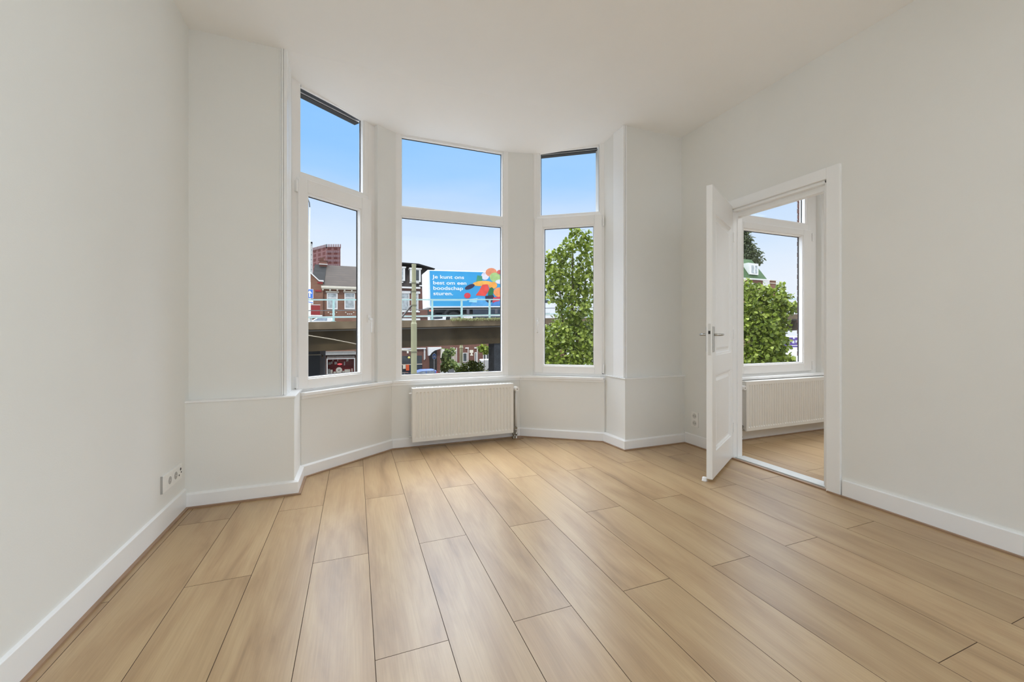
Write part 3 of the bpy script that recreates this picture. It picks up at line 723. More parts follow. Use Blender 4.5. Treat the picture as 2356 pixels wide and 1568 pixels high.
def leaves(blobs, n, size, seed, yr=1.0, shape='leaf'):
    rnd = random.Random(seed); vs, fs = [], []
    wts = [b[2] * b[3] for b in blobs]; tot = sum(wts)
    for b, wgt in zip(blobs, wts):
        px, py, rx, rz, Y = b
        for _ in range(int(n * wgt / tot)):
            while True:
                u = (rnd.uniform(-1, 1), rnd.uniform(-1, 1), rnd.uniform(-1, 1)); q = u[0] ** 2 + u[1] ** 2 + u[2] ** 2
                if q < 1: break
            sc = q ** -.5 * rnd.uniform(.45, 1.05) ** .7 if q > 1e-4 else 1
            sc = min(sc, 1.3 / max(q ** .5, .01)); u = [a * sc for a in u]
            p = at(px, py, Y) + Vector((u[0] * rx * Y / FPX, u[1] * rx * Y / FPX * yr, u[2] * rz * Y / FPX))
            s = size * rnd.uniform(.55, 1.15)
            nrm = Vector((rnd.gauss(0, 1), rnd.gauss(-.5, 1), rnd.gauss(.6, 1))).normalized()
            d = Vector((rnd.gauss(0, 1), rnd.gauss(0, 1), rnd.gauss(-.5, .8))); d = (d - nrm * d.dot(nrm)).normalized(); e = nrm.cross(d)
            n0 = len(vs)
            wd = .42 if shape == 'leaf' else .16
            vs += [p, p + d * s * .25 + e * s * wd + nrm * s * .10, p + d * s * .7 + e * s * wd * .75 + nrm * s * .08, p + d * s, p + d * s * .7 - e * s * wd * .75 + nrm * s * .08, p + d * s * .25 - e * s * wd + nrm * s * .10]
            fs += [(n0, n0 + 1, n0 + 2, n0 + 3), (n0, n0 + 3, n0 + 4, n0 + 5)]
    m = MB(); m.v = [tuple(v) for v in vs]; m.f = fs; m.m = [0] * len(fs); return m
def tree(name, label, cat, base, blobs, n, size, seed, lm, trunk=None, shape='leaf', group=None, yr=1.0):
    t = Thing(name, base, label, cat, group)
    t.part('foliage', leaves(blobs, n, size, seed, yr, shape), lm, fix=False)
    if trunk:
        r0, tops = trunk; mb = MB(); B = Vector(base); rnd = random.Random(seed)
        for i, tp in enumerate(tops):
            T_ = Vector(tp); mid = B.lerp(T_, .5) + Vector((rnd.uniform(-.1, .1), rnd.uniform(-.1, .1), 0))
            mb.tube([B + Vector((0, 0, -.05)) if i == 0 else B.lerp(Vector(tops[0]), .25 + .12 * i), mid if i == 0 else B.lerp(Vector(tops[0]), .25 + .12 * i).lerp(T_, .5), T_], r0 if i == 0 else r0 * .4, 8, r1=r0 * .12)
        t.part('trunk', mb, BARK)
    return t
YT = 11.0
def gp(px, Y): p = at(px, HY, Y); return (p.x, p.y, G)
bl = [(1326, 548, 17, 22, YT), (1345, 562, 18, 22, YT + .3), (1300, 580, 20, 26, YT), (1352, 600, 22, 30, YT), (1275, 600, 22, 28, YT + .2), (1268, 640, 26, 30, YT), (1310, 630, 34, 34, YT + .4),
      (1352, 650, 28, 26, YT), (1290, 675, 32, 26, YT), (1340, 682, 26, 22, YT + .2), (1318, 708, 34, 26, YT), (1345, 735, 30, 24, YT), (1305, 745, 34, 30, YT + .3), (1280, 770, 34, 30, YT), (1335, 780, 42, 36, YT),
      (1300, 810, 56, 34, YT + .2), (1360, 800, 30, 40, YT + .3), (1250, 800, 30, 34, YT), (1340, 840, 60, 28, YT), (1280, 845, 60, 26, YT), (1322, 528, 9, 11, YT), (1348, 538, 8, 10, YT)]
tree('leafy_tree', 'tall leafy green tree filling the right bay window', 'tree', gp(1315, YT + .2), bl, 8200, .108, 11, LEAF, (.13, [tuple(at(1318, 560, YT + .2)), tuple(at(1285, 640, YT + .2)), tuple(at(1350, 620, YT + .3))]), yr=1.5)
bl = [(1722, 668, 12, 26, YT), (1748, 672, 16, 24, YT + .2), (1715, 700, 22, 26, YT), (1775, 690, 22, 24, YT), (1750, 715, 40, 30, YT + .2), (1800, 708, 26, 18, YT), (1822, 706, 12, 9, YT), (1730, 745, 40, 32, YT), (1772, 745, 30, 32, YT + .3),
      (1740, 785, 44, 36, YT), (1772, 790, 28, 30, YT + .1), (1725, 825, 44, 30, YT), (1768, 828, 42, 24, YT), (1812, 836, 26, 16, YT), (1795, 664, 5, 20, YT), (1803, 682, 8, 10, YT), (1815, 682, 5, 6, YT)]
tree('leafy_tree', 'bushy green tree seen through the side room window', 'tree', gp(1752, YT + .2), bl, 7400, .108, 23, LEAF, (.12, [tuple(at(1755, 680, YT + .2)), tuple(at(1720, 720, YT + .2))]), yr=1.5)
bl = [(1712 + dx, y, r, 9, 80) for y, r, dx in ((528, 8, 0), (540, 12, 0), (552, 18, 0), (563, 20, 2), (575, 26, 2), (585, 33, 3), (595, 34, 4), (606, 36, 4))]
tree('conifer', 'dark conifer rising behind the green roofed house', 'tree', gp(1713, 80), bl, 1900, .9, 5, LEAF3, (.3, [tuple(at(1713, 528, 80))]), shape='needle')
# low planting beyond the viaduct
tree('hedge', 'tall dark green climbing hedge right of the corner cafe', 'hedge', gp(1028, 52), [(1024, 815, 12, 14, 52), (1030, 835, 16, 16, 52), (1040, 808, 7, 9, 52), (1022, 845, 14, 8, 52), (1050, 843, 12, 8, 52)], 1300, .35, 31, LEAF2)
tree('shrub', 'bright green rounded shrub under the viaduct, right of the olive post', 'shrub', gp(1085, 34), [(1080, 848, 22, 14, 34), (1098, 845, 16, 14, 34), (1062, 856, 16, 10, 34), (1092, 858, 24, 12, 34), (1086, 836, 10, 8, 34)], 1500, .20, 32, LEAF)
tree('young_tree', 'small green street tree in front of the far brick terrace', 'tree', gp(1114, 46), [(1113, 802, 12, 9, 46), (1120, 806, 9, 7, 46), (1106, 800, 7, 5, 46)], 320, .3, 33, LEAF, (.06, [tuple(at(1115, 800, 46))]))
tree('grass_verge', 'rough brownish grass bank behind the shrub', 'grass', gp(1120, 39), [(1125, 858, 26, 6, 38), (1105, 862, 30, 4, 38)], 700, .25, 34, leaf_mat('dry_grass', (.12, .09, .03), (.18, .15, .05), (.2, .22, .08)), shape='needle')
x_ = KX(1060, ry + .3)
m = leaves([(px, 734 - (px - 1040) * .01, 9, 3, 23.8 + (px - 1000) * .011) for px in range(1045, 1160, 13)], 1500, .10, 35, 1, 'needle')
single('weeds', m, (x_, ry + .3, top(x_)), leaf_mat('weed_leaf', (.16, .15, .05), (.26, .27, .10), (.40, .40, .22)), 'straggly green weeds growing along the viaduct edge', 'weeds', kind='stuff', fix=False)

# ---------------------------------------------------------------- brick house with shop (left window)
HYD = 45.6
def kx(px): return KX(px, HYD)
H1 = Thing('brick_house', (kx(780), HYD, G), 'red brick house with brown tiled roof and a shop below, seen in the left window', 'house')
def kz(py, px=780): return KZ(py, px, HYD)
ez = kz(662.5)
m = MB(); m.box(kx(743), HYD, kz(808), kx(903), HYD + 9, ez)
m.box(kx(700), HYD, G, kx(750), HYD + 9, kz(780, 740)); m.box(kx(818.5), HYD, G, kx(903), HYD + 9, kz(808)); m.box(kx(750), HYD + 1.4, G, kx(818.5), HYD + 9, kz(808)); m.box(kx(750), HYD, G, kx(818.5), HYD + 1.4, kz(861.5))
H1.part('brick_wall', m, BR1)
xg = [kx(640), kx(690), kx(735), kx(743.5)]
m = MB(); m.ext([(xg[0], G), (xg[3], G), (xg[3], kz(649, 743)), (xg[2], kz(648, 735)), (xg[1], kz(606, 690)), (xg[0], kz(648, 735))], HYD - .25, HYD + 9)
H1.part('gable_wall', m, BR1)
m = MB()
for a, b in (((xg[1], kz(606, 690)), (xg[2], kz(648, 735))), ((xg[2], kz(648, 735)), (xg[3] + .05, kz(648.5, 743)))):
    m.ext([(a[0], a[1]), (b[0], b[1]), (b[0], b[1] + .14), (a[0], a[1] + .14)], HYD - .45, HYD - .05)
H1.part('verge_board', m, WHITE)
m = MB()
m.add([(kx(741), HYD - .5, ez + .12), (kx(903), HYD - .5, ez + .12), (kx(903), HYD + 4.4, KZ(612, 800, HYD + 4.4)), (kx(741), HYD + 4.4, KZ(612, 800, HYD + 4.4)), (kx(741), HYD + 9.3, ez), (kx(903), HYD + 9.3, ez)],
      [(0, 1, 2, 3), (3, 2, 5, 4), (0, 3, 4), (1, 5, 2), (0, 4, 5, 1)])
H1.part('tiled_roof', m, TILE)
zr = KZ(608, 730, HYD + 4.4)
m = MB(); xa_, xb_ = xg[1] + 1.0, kx(743) + .1; zlo = kz(649.5, 743)
m.add([(xa_, HYD + .0, zlo), (xb_, HYD + .0, zlo), (xb_, HYD + 4.4, zr), (xa_, HYD + 4.4, zr), (xa_, HYD + 9, zlo), (xb_, HYD + 9, zlo)], [(0, 1, 2, 3), (3, 2, 5, 4), (0, 3, 4), (1, 5, 2), (0, 4, 5, 1)]); H1.part('slate_roof', m, SLATE)
m = MB(); m.box(kx(740), HYD - .6, ez - .05, kx(903), HYD - .0, ez + .14); m.box(kx(740.5), HYD - .45, ez - .16, kx(903), HYD, ez - .05); H1.part('cornice', m, CREAM)
for px in (743.5, 760, 776.5, 793, 809.5, 830, 850, 870, 890):
    m = MB(); m.box(kx(px) - .07, HYD - .4, ez - .3, kx(px) + .07, HYD, ez - .14); H1.part('bracket', m, CREAM)
for p0, p1 in ((752, 777), (792.5, 817), (838, 860), (876, 898)):
    m = MB(); m.box(kx(p0 - 2.5), HYD - .1, kz(672.2, p0), kx(p1 + 3), HYD, kz(669.3, p0)); H1.part('lintel', m, CREAM)
    x0, x1, z0, z1 = kx(p0), kx(p1), kz(711, p0), kz(673.5, p0)
    m = MB(); m.ring(x0, z0, x1, z1, .11, .11, .14, .08, HYD - .06, HYD + .08); m.box(x0, HYD - .05, kz(686, p0), x1, HYD + .07, kz(684, p0)); f = H1.part('window', m, WHITE)
    m = MB(); m.box(x0 + .05, HYD - .02, z0 + .05, x1 - .05, HYD + .02, z1 - .05); H1.part('pane', m, CURT, f)
for i, px in enumerate((755.5, 774.5, 795.5, 813.8)):
    m = MB(); m.disc((kx(px), HYD - .03, kz(718.3, px)), (0, -1, 0), .06, .03, 10); H1.part('wall_anchor', m, CREAM)
for px in (760.5, 764.5, 769.5, 800, 804.5, 809):
    m = MB(); m.box(kx(px) - .06, HYD - .04, kz(722.8, px), kx(px) + .06, HYD, kz(721, px)); H1.part('vent_brick', m, WHITE)
m = MB(); m.box(kx(731), HYD - .34, kz(652.5, 735), kx(743), HYD - .25, kz(649.2, 735)); H1.part('red_moulding', m, mat('red_paint', (.32, .03, .03), .5))
m = MB(); m.box(kx(726), HYD - .34, kz(671, 730), kx(740), HYD - .25, kz(667.5, 730)); H1.part('red_moulding', m, MATS['red_paint'])
# balcony
m = MB(); m.box(kx(712), HYD - 1.2, kz(728, 725), kx(743), HYD - .25, kz(725, 725)); H1.part('balcony_slab', m, WHITE)
m = MB(); m.box(kx(713), HYD - 1.2, kz(703, 725), kx(739), HYD - 1.13, kz(701.8, 725)); m.box(kx(717), HYD - 1.2, kz(725, 725), kx(717.9), HYD - 1.1, kz(696, 725)); H1.part('balcony_rail', m, WHITE)
for k in range(12):
    m = MB(); x = kx(719 + k * 1.7); m.box(x - .035, HYD - 1.19, kz(725, 725), x + .035, HYD - 1.14, kz(703, 725)); H1.part('baluster', m, MATS['red_paint'])
m = MB(); y = HYD + 3.9; m.box(KX(735, y), y, KZ(608, 744, y) - .6, KX(752, y), y + 1.2, KZ(600, 744, y)); m.box(KX(734, y), y - .05, KZ(600, 744, y), KX(753.5, y), y + 1.25, KZ(598.6, 744, y)); m.box(KX(736.5, y), y + .1, KZ(598.6, 744, y), KX(745, y), y + .9, KZ(592, 744, y))
c = H1.part('chimney', m, BR2)
m = MB(); m.box(KX(734, y), y - .15, KZ(608.6, 744, y), KX(753.5, y), y - .02, KZ(607, 744, y)); H1.part('flashing', m, WHITE, c)
# shop front
m = MB(); m.box(kx(748), HYD - .35, kz(815.5), kx(819), HYD + .1, kz(809)); m.box(kx(748.5), HYD - .4, kz(809), kx(816), HYD - .1, kz(807.6)); H1.part('shutter_box', m, mat('galvanised_grey', (.36, .35, .33), .5, .08))
m = MB(); m.box(kx(752), HYD - .12, kz(822.6), kx(816), HYD, kz(820.8)); m.box(kx(752), HYD - .05, kz(820.6), kx(816), HYD, kz(818.2)); H1.part('fascia', m, mat('taupe_fascia', (.30, .25, .22), .6, .2))
m = MB(); m.ring(kx(751.5), kz(861), kx(817), kz(823.6), .09, .09, .10, .09, HYD - .05, HYD + .12); sf = H1.part('shop_window', m, WHITE)
m = MB(); m.box(kx(752), HYD + .98, kz(861), kx(817), HYD + 1.0, kz(823)); H1.part('display_backdrop', m, mat('dark_red_backdrop', (.22, .02, .02), .6, .2), sf)
m = MB(); m.add([(kx(752), HYD + .03, kz(860)), (kx(816), HYD + .03, kz(860)), (kx(816), HYD + .03, kz(824)), (kx(752), HYD + .03, kz(824))], [(0, 1, 2, 3)]); H1.part('shop_pane', m, GLASS, sf)
m = MB()
for k, px in enumerate((738, 740.5, 743, 745.5)): m.box(kx(px), HYD - .18 - .03 * (k % 2), G, kx(px + 1.6), HYD, kz(808.5, 742))
H1.part('pilaster', m, mat('brown_pilaster', (.20, .13, .09), .6, .15))
m = MB(); m.box(kx(742), HYD - .4, G, kx(751), HYD - .1, kz(861.5, 746)); H1.part('plinth', m, WHITE)
ZS = kz(859.2)
def goods(px, w, h, z, m, label, i, y=HYD + .5):
    x = KX(px, y); b = MB(); hw = w / 2
    b.box(-hw, 0, 0, hw, .18, h); b.box(-hw * .8, -.012, h * .12, hw * .8, 0, h * .88)
    o = b.build('display_box', m, bevel=.01); o.location = (x, y, z); return tag(o, label, 'shop goods', 'goods in the red shop window')
lite = mat('pale_packaging', (.66, .63, .57), .6, .2, 12)
for i, (px, w_, h_, lb) in enumerate(((756.5, .24, .50, 'narrow pale box at the far left of the red shop window'), (762.3, .24, .42, 'pale box left of the clock in the red shop window'), (770.2, .26, .22, 'low pale box just left of the shop clock'),
      (789.5, .24, .30, 'small pale box just right of the shop clock'), (799.3, .56, .46, 'wide pale box right of the clock in the red shop window'), (810.0, .13, .55, 'narrow pale box at the far right of the red shop window'))):
    goods(px, w_, h_, KZ(859.4, px, HYD + .5), lite, lb, i)
tck = Thing('shop_clock', (KX(780, HYD + .35), HYD + .35, KZ(850, 780, HYD + .35)), 'round white clock in the middle of the red shop window', 'clock'); y = HYD + .35; cx_, cz_ = KX(780, y), KZ(851, 780, y)
tck.part('clock_case', MB().disc((cx_, y + .08, cz_), (0, -1, 0), .30, .08, 28), mat('clock_white', (.75, .72, .65), .4))
m = MB(); m.tube([(cx_, y - .01, cz_), (cx_ - .11, y - .01, cz_ + .02)], .02, 6); m.tube([(cx_, y - .01, cz_), (cx_ + .10, y - .01, cz_ + .09)], .016, 6); m.disc((cx_, y - .0, cz_ - .0), (0, -1, 0), .05, .01, 12); tck.part('clock_hands', m, BLACK)
m = MB(); m.box(cx_ - .26, y + .0, KZ(859.4, 780, y), cx_ + .26, y + .12, cz_ - .24); tck.part('clock_stand', m, lite)
for i, (px, py, h_) in enumerate(((757, 836, .22), (760, 835.5, .24), (763.5, 834, .22), (771, 835, .26), (774, 835, .24), (792.5, 836, .36), (798, 829, .22), (800.5, 828, .22), (766, 829, .14), (777, 829, .14))):
    y = HYD + .8; b = MB(); b.box(-.05, 0, -h_ / 2, .05, .05, h_ / 2); b.box(-.02, 0, h_ / 2, .02, .04, h_ / 2 + .04)
    o = b.build('hanging_card', lite); o.location = (KX(px, y), y, KZ(py, px, y))
    tag(o, 'small pale card hanging above the goods in the red shop window', 'display card', 'cards hanging in the red shop window')
y = HYD + .75; o = text_mesh('neon_sign', '=O=', .22, mat('red_neon', (.95, .12, .14), .4, .02, emit=1.5), None, (KX(776.5, y), y, KZ(839, 780, y)), bold=.01)
tag(o, 'small glowing red sign in the middle of the shop window', 'sign')

# ---------------------------------------------------------------- corner cafe building (middle window)
Y2B = 46.6
def qx(px): return KX(px, Y2B)
def qz(py, px=950): return KZ(py, px, Y2B)
H2 = Thing('corner_building', (qx(950), Y2B, G), 'dark brick corner house with mansard dormers and a cafe at street level', 'house')
m = MB(); m.box(qx(908), Y2B, G, qx(984), Y2B + 10, qz(661)); m.box(qx(984), Y2B, G, qx(1013), Y2B + 9, qz(790, 1000)); H2.part('brick_wall', m, BR2)
m = MB()
zt, zb = qz(606.5), qz(661)
m.add([(qx(908), Y2B - .05, zb), (qx(983), Y2B - .05, zb), (qx(981), Y2B + .9, zt - .0), (qx(908), Y2B + .9, zt + .0), (qx(908), Y2B + 9, zb), (qx(983), Y2B + 9, zb), (qx(981), Y2B + 8, zt), (qx(908), Y2B + 8, zt)],
      [(0, 1, 2, 3), (1, 5, 6, 2), (5, 4, 7, 6), (4, 0, 3, 7), (3, 2, 6, 7), (0, 4, 5, 1)]); H2.part('mansard_roof', m, mat('brown_slate', (.06, .047, .042), .8, .15, 3))
m = MB(); m.ext([(qx(905), qz(606)), (qx(962), qz(607)), (qx(999), qz(616)), (qx(999), qz(617.5)), (qx(962), qz(610)), (qx(905), qz(609))], Y2B - .5, Y2B + 9); H2.part('roof_edge', m, SLATE)
for p0, p1, a, b in ((909, 931.3, 615.5, 647), (943, 967.3, 617, 648)):
    x0, x1, z0, z1 = qx(p0), qx(p1), qz(b), qz(a)
    m = MB(); m.box(x0, Y2B - .25, z0, x1, Y2B + .8, z1); d = H2.part('dormer', m, WHITE)
    m = MB(); m.box(x0 + .2, Y2B - .28, z0 + .14, x1 - .2, Y2B - .24, z1 - .22); H2.part('dormer_pane', m, CURT if p0 < 940 else DGLASS, d)
    m = MB(); m.box(x0 - .1, Y2B - .35, z1 - .12, x1 + .1, Y2B + .8, z1 + .02); H2.part('dormer_roof', m, WHITE, d)
    m = MB(); m.box(x0 - .08, Y2B - .4, qz(651.5), x1 - .2, Y2B - .1, qz(649.5)); H2.part('dormer_gutter', m, WHITE, d)
m = MB(); m.box(qx(905), Y2B - .45, qz(664), qx(966), Y2B, qz(660.5)); m.box(qx(964), Y2B - .3, qz(658), qx(976), Y2B, qz(655.5)); H2.part('cornice', m, WHITE)
for p0, p1 in ((905, 942), (959, 962.5)):
    x0, x1, z0, z1 = qx(p0), qx(p1), qz(718), qz(670)
    if p1 > 950: x0 = qx(946.5)
    m = MB(); m.box(x0 - .1, Y2B - .12, z1 - .02, x1 + .15, Y2B, z1 + .22 - .2 + .0); m.box(x0 - .1, Y2B - .14, qz(675), x1 + .2, Y2B, qz(670.5)); m.box(x0 - .1, Y2B - .14, qz(718), x1 + .15, Y2B, qz(715.2)); H2.part('lintel', m, WHITE)
    m = MB(); m.ring(x0, qz(715.5), x1, qz(675), .12, .10, .08, .08, Y2B - .06, Y2B + .05); m.box(x0, Y2B - .05, qz(688.5), x1, Y2B + .03, qz(687)); f = H2.part('window', m, WHITE)
    m = MB(); m.box(x0 + .05, Y2B - .02, qz(715), x1 - .05, Y2B + .01, qz(676)); H2.part('pane', m, CURT, f)
m = MB(); m.box(qx(905), Y2B - .25, qz(728), qx(983), Y2B, qz(725.6)); m.box(qx(905), Y2B - .3, qz(737), qx(966), Y2B, qz(732)); H2.part('string_course', m, WHITE)
m = MB(); m.box(qx(908), Y2B - .3, qz(802.5, 950), qx(979), Y2B, qz(800, 950)); H2.part('shop_cornice', m, WHITE)
for p0, p1, a, b in ((925, 945, 818, 836), (959, 970.5, 818, 836)):
    m = MB(); m.box(qx(p0), Y2B - .03, qz(b), qx(p1), Y2B + .05, qz(a)); H2.part('cafe_window', m, DGLASS)
for p0, p1 in ((924, 945), (958, 971)):
    m = MB(); m.box(qx(p0), Y2B - .04, qz(866), qx(p1), Y2B + .05, qz(838)); H2.part('cafe_window', m, DGLASS)
    m = MB(); m.box(qx(p0), Y2B - .15, qz(838.3), qx(p1), Y2B, qz(837)); H2.part('window_sill', m, CREAM)
m = MB(); m.box(qx(975), Y2B - .15, qz(828), qx(976.6), Y2B, qz(802)); m.box(qx(977.4), Y2B - .12, qz(826), qx(978.4), Y2B, qz(802)); H2.part('drainpipe', m, WHITE)
m = MB(); m.box(qx(988), Y2B - .05, G, qx(1005), Y2B + .02, qz(806)); H2.part('cafe_doorway', m, DARK)
m = MB(); m.ext([(qx(983), qz(802)), (qx(983.5), qz(818)), (qx(987), qz(817)), (qx(991), qz(811)), (qx(998), qz(806)), (qx(1013), qz(801.5)), (qx(1013), qz(799)), (qx(983), qz(799))], Y2B - .7, Y2B - .05); H2.part('awning', m, WHITE)
m = MB(); m.ext([(qx(1013), qz(803)), (qx(1021), qz(804)), (qx(1021), qz(807)), (qx(1017), qz(810)), (qx(1014.5), qz(816)), (qx(1013.5), qz(824)), (qx(1012), qz(824))], Y2B - .5, Y2B - .2); H2.part('side_bracket', m, CREAM)
y = Y2B - 1.2
lp = Thing('cafe_lamp', (KX(941, y), y, KZ(822, 941, y)), 'round yellow lamp hanging at the cafe front', 'lamp')
m = MB(); c0 = (KX(941, y), y, KZ(822.3, 941, y)); m.lathe(c0, [(.001, -.14), (.08, -.115), (.135, -.04), (.14, .03), (.1, .10), (.001, .14)], 14); lp.part('globe', m, mat('yellow_globe', (.75, .66, .18), .4, .05), smooth=True)
m = MB(); m.tube([(c0[0], y, c0[2] + .13), (c0[0], Y2B - .03, c0[2] + .35)], .02, 6); lp.part('lamp_arm', m, BLACK)
m = MB(); y = Y2B - .3; m.box(KX(934, y), y, KZ(852, 938, y), KX(941.5, y), y + .08, KZ(838.5, 938, y)); m.disc((KX(938, y), y, KZ(843, 938, y)), (0, -1, 0), .14, .02, 14)
single('orange_sign', m, (KX(938, y), y, KZ(852, 938, y)), mat('orange_sign', (.75, .13, .035), .5, .1), 'orange panel in the cafe window beside the olive pole', 'sign')
m = MB(); y = Y2B - .35; m.box(KX(927, y), y, KZ(848, 930, y), KX(933.3, y), y + .05, KZ(839, 930, y)); m.box(KX(928, y), y - .01, KZ(846, 930, y), KX(932, y), y, KZ(841, 930, y))
single('menu_board', m, (KX(930, y), y, KZ(848, 930, y)), CREAM, 'cream menu board left of the orange panel', 'sign')
tb = Thing('terrace_table', (KX(931, 44.9), 44.9, G), 'small metal terrace table in front of the cafe', 'table')
m = MB(); c0 = KX(931, 44.9), 44.9; m.lathe((*c0, KZ(857, 931, 44.9)), [(0.001, 0), (.42, 0), (.42, .03), (.001, .03)], 20); tb.part('table_top', m, CHROME)
m = MB(); m.tube([(*c0, G), (*c0, KZ(857, 931, 44.9))], .03, 8); m.lathe((*c0, G), [(.001, .0), (.25, 0), (.25, .03), (.03, .06)], 14); tb.part('table_leg', m, CHROME)
for k, (px, lb) in enumerate(((917.5, 'metal terrace chair left of the cafe table'), (944.0, 'metal terrace chair right of the cafe table'))):
    ch = Thing('terrace_chair', (KX(px, 45.1), 45.1, G), lb, 'chair', 'terrace chairs'); x = KX(px, 45.1)
    m = MB(); m.box(x - .22, 44.9, G + .43, x + .22, 45.3, G + .46); ch.part('seat', m, CHROME)
    m = MB(); m.ring(x - .22, G + .5, x + .22, G + .92, .03, .03, .03, .03, 45.28, 45.31); m.box(x - .2, 45.29, G + .68, x + .2, 45.3, G + .72); ch.part('backrest', m, CHROME)
    for dx in (-.2, .2):
        for dy in (44.92, 45.28): m = MB(); m.tube([(x + dx, dy, G), (x + dx, dy, G + .5)], .014, 6); ch.part('leg', m, CHROME)

# ---------------------------------------------------------------- far terrace under the viaduct
Y3 = 68
tr_ = Thing('far_terrace', (KX(1090, Y3), Y3, G), 'far dark red brick terrace glimpsed below the viaduct', 'house')
def rx(px): return KX(px, Y3)
def rz_(py, px=1090): return KZ(py, px, Y3)
m = MB(); m.box(rx(1015), Y3, G, rx(1300), Y3 + 9, rz_(775)); tr_.part('brick_wall', m, BR2)
for px in (1039, 1049.5, 1076, 1097): m = MB(); m.box(rx(px), Y3 - .15, rz_(835, px), rx(px + 1.3), Y3, rz_(799)); tr_.part('drainpipe', m, WHITE)
m = MB()
for a, b in ((1070, 1078), (1091, 1099), (1036, 1046)): m.box(rx(a), Y3 - .2, rz_(801), rx(b), Y3, rz_(798.6))
tr_.part('gutter_bracket', m, WHITE)
for p0, p1, a, b in ((1065, 1074, 811, 832), (1092.5, 1096, 810, 832), (1112, 1117.5, 809, 833), (1119, 1124, 809, 833)):
    m = MB(); m.ring(rx(p0) - .05, rz_(b, p0), rx(p1) + .05, rz_(a, p0), .1, .1, .1, .1, Y3 - .08, Y3 + .04); f = tr_.part('window', m, WHITE)
    m = MB(); m.box(rx(p0), Y3 - .03, rz_(b, p0), rx(p1), Y3 + .02, rz_(a, p0)); tr_.part('pane', m, DGLASS, f)
m = MB(); m.box(rx(1080), Y3 - .1, rz_(811), rx(1088.5), Y3 - .02, rz_(804.5)); m.box(rx(1083), Y3 - .1, rz_(815), rx(1086.5), Y3 - .02, rz_(811)); m.box(rx(1081.5), Y3 - .1, rz_(817.5), rx(1088), Y3 - .02, rz_(815)); tr_.part('wall_sign', m, CREAM)
for k, px in enumerate((1043, 1046.5)):
    m = MB(); m.box(KX(px, 60), 60, G, KX(px + 1.5, 60), 60.15, KZ(806, px, 60)); tag(m.build('timber_post', CREAM), 'cream upright post beside the dark hedge', 'post', 'cream posts beside the hedge')

# ---------------------------------------------------------------- poles, lamps and signs
c0 = at(952.3, HY, 21); PLc = Thing('catenary_pole', (c0.x, c0.y, G), 'thick olive green tram pole standing in front of the viaduct', 'pole')
zc = lambda py, Y=21: EYE - (py - HY) * Y / FPX
m = MB(); m.lathe((c0.x, c0.y, 0), [(.150, G), (.150, zc(744.5)), (.118, zc(741)), (.113, zc(738)), (.108, zc(612)), (.118, zc(611.5)), (.118, zc(607.5)), (.001, zc(607))], 12); PLc.part('pole_shaft', m, OLIVE)
for py, rr in ((651, .135), (670, .135), (702, .138), (809, .172)):
    m = MB(); m.lathe((c0.x, c0.y, zc(py)), [(rr - .03, -.03), (rr, -.03), (rr, .03), (rr - .03, .03)], 12); k = PLc.part('clamp_band', m, mat('olive_dark', (.16, .15, .09), .5))
m = MB(); m.tube([at(946, 703, 21), at(921, 734, 20.4), at(905, 753, 20)], .05, 8); PLc.part('stay_arm', m, mat('stay_dark', (.05, .045, .04), .5))
m = MB(); m.tube([at(946, 806.5, 21), at(905, 803, 20.5)], .035, 8); m.tube([at(938, 806, 20.9), at(938.5, 812, 20.9)], .05, 6); PLc.part('insulator', m, OFFW)
m = MB(); m.tube([at(690, 768, 16), at(764, 780, 17), at(830, 793, 18.5), at(900, 802, 20), at(944.2, 806, 20.8)], .022, 6)
single('overhead_wire', m, tuple(at(764, 780, 17)), mat('wire_tan', (.26, .21, .14), .5), 'thin overhead wire sloping across the dark viaduct', 'wire')
m = MB(); m.tube([at(690, 816.4, 25), at(738, 815.6, 25)], .03, 6)
single('service_pipe', m, tuple(at(700, 816, 25)), mat('pipe_tan', (.26, .22, .16), .5), 'thin pale pipe under the viaduct at the left', 'pipe')
# street lamp on the viaduct
YL = 27.5; b0 = at(711, HY, YL); zl = lambda py: EYE - (py - HY) * YL / FPX
SL = Thing('street_lamp', (b0.x, b0.y, top(b0.x) - .28), 'tall off white street lamp standing on the viaduct at the far left', 'street lamp')
m = MB(); m.tube([(b0.x, b0.y, top(b0.x) - .28), (b0.x, b0.y, zl(648))], .105, 10, r1=.10); m.tube([(b0.x, b0.y, zl(648)), tuple(at(711.4, 553, YL))], .09, 10, r1=.085); m.tube([at(711.4, 553, YL), at(713, 480, YL), at(712.6, 474, YL)], .045, 8, r1=.03); SL.part('pole_shaft', m, OFFW)
m = MB(); m.tube([at(712.6, 476, YL), at(711.8, 466, YL), at(708, 456, YL)], .035, 8); SL.part('lamp_arm', m, mat('lamp_dark', (.06, .06, .06), .5))
m = MB(); c1 = at(706, 449, YL); m.lathe((c1.x, c1.y, c1.z), [(.001, -.10), (.16, -.09), (.26, -.02), (.20, .07), (.001, .11)], 16); SL.part('lamp_head', m, mat('lamp_grey', (.22, .21, .19), .5), smooth=True)
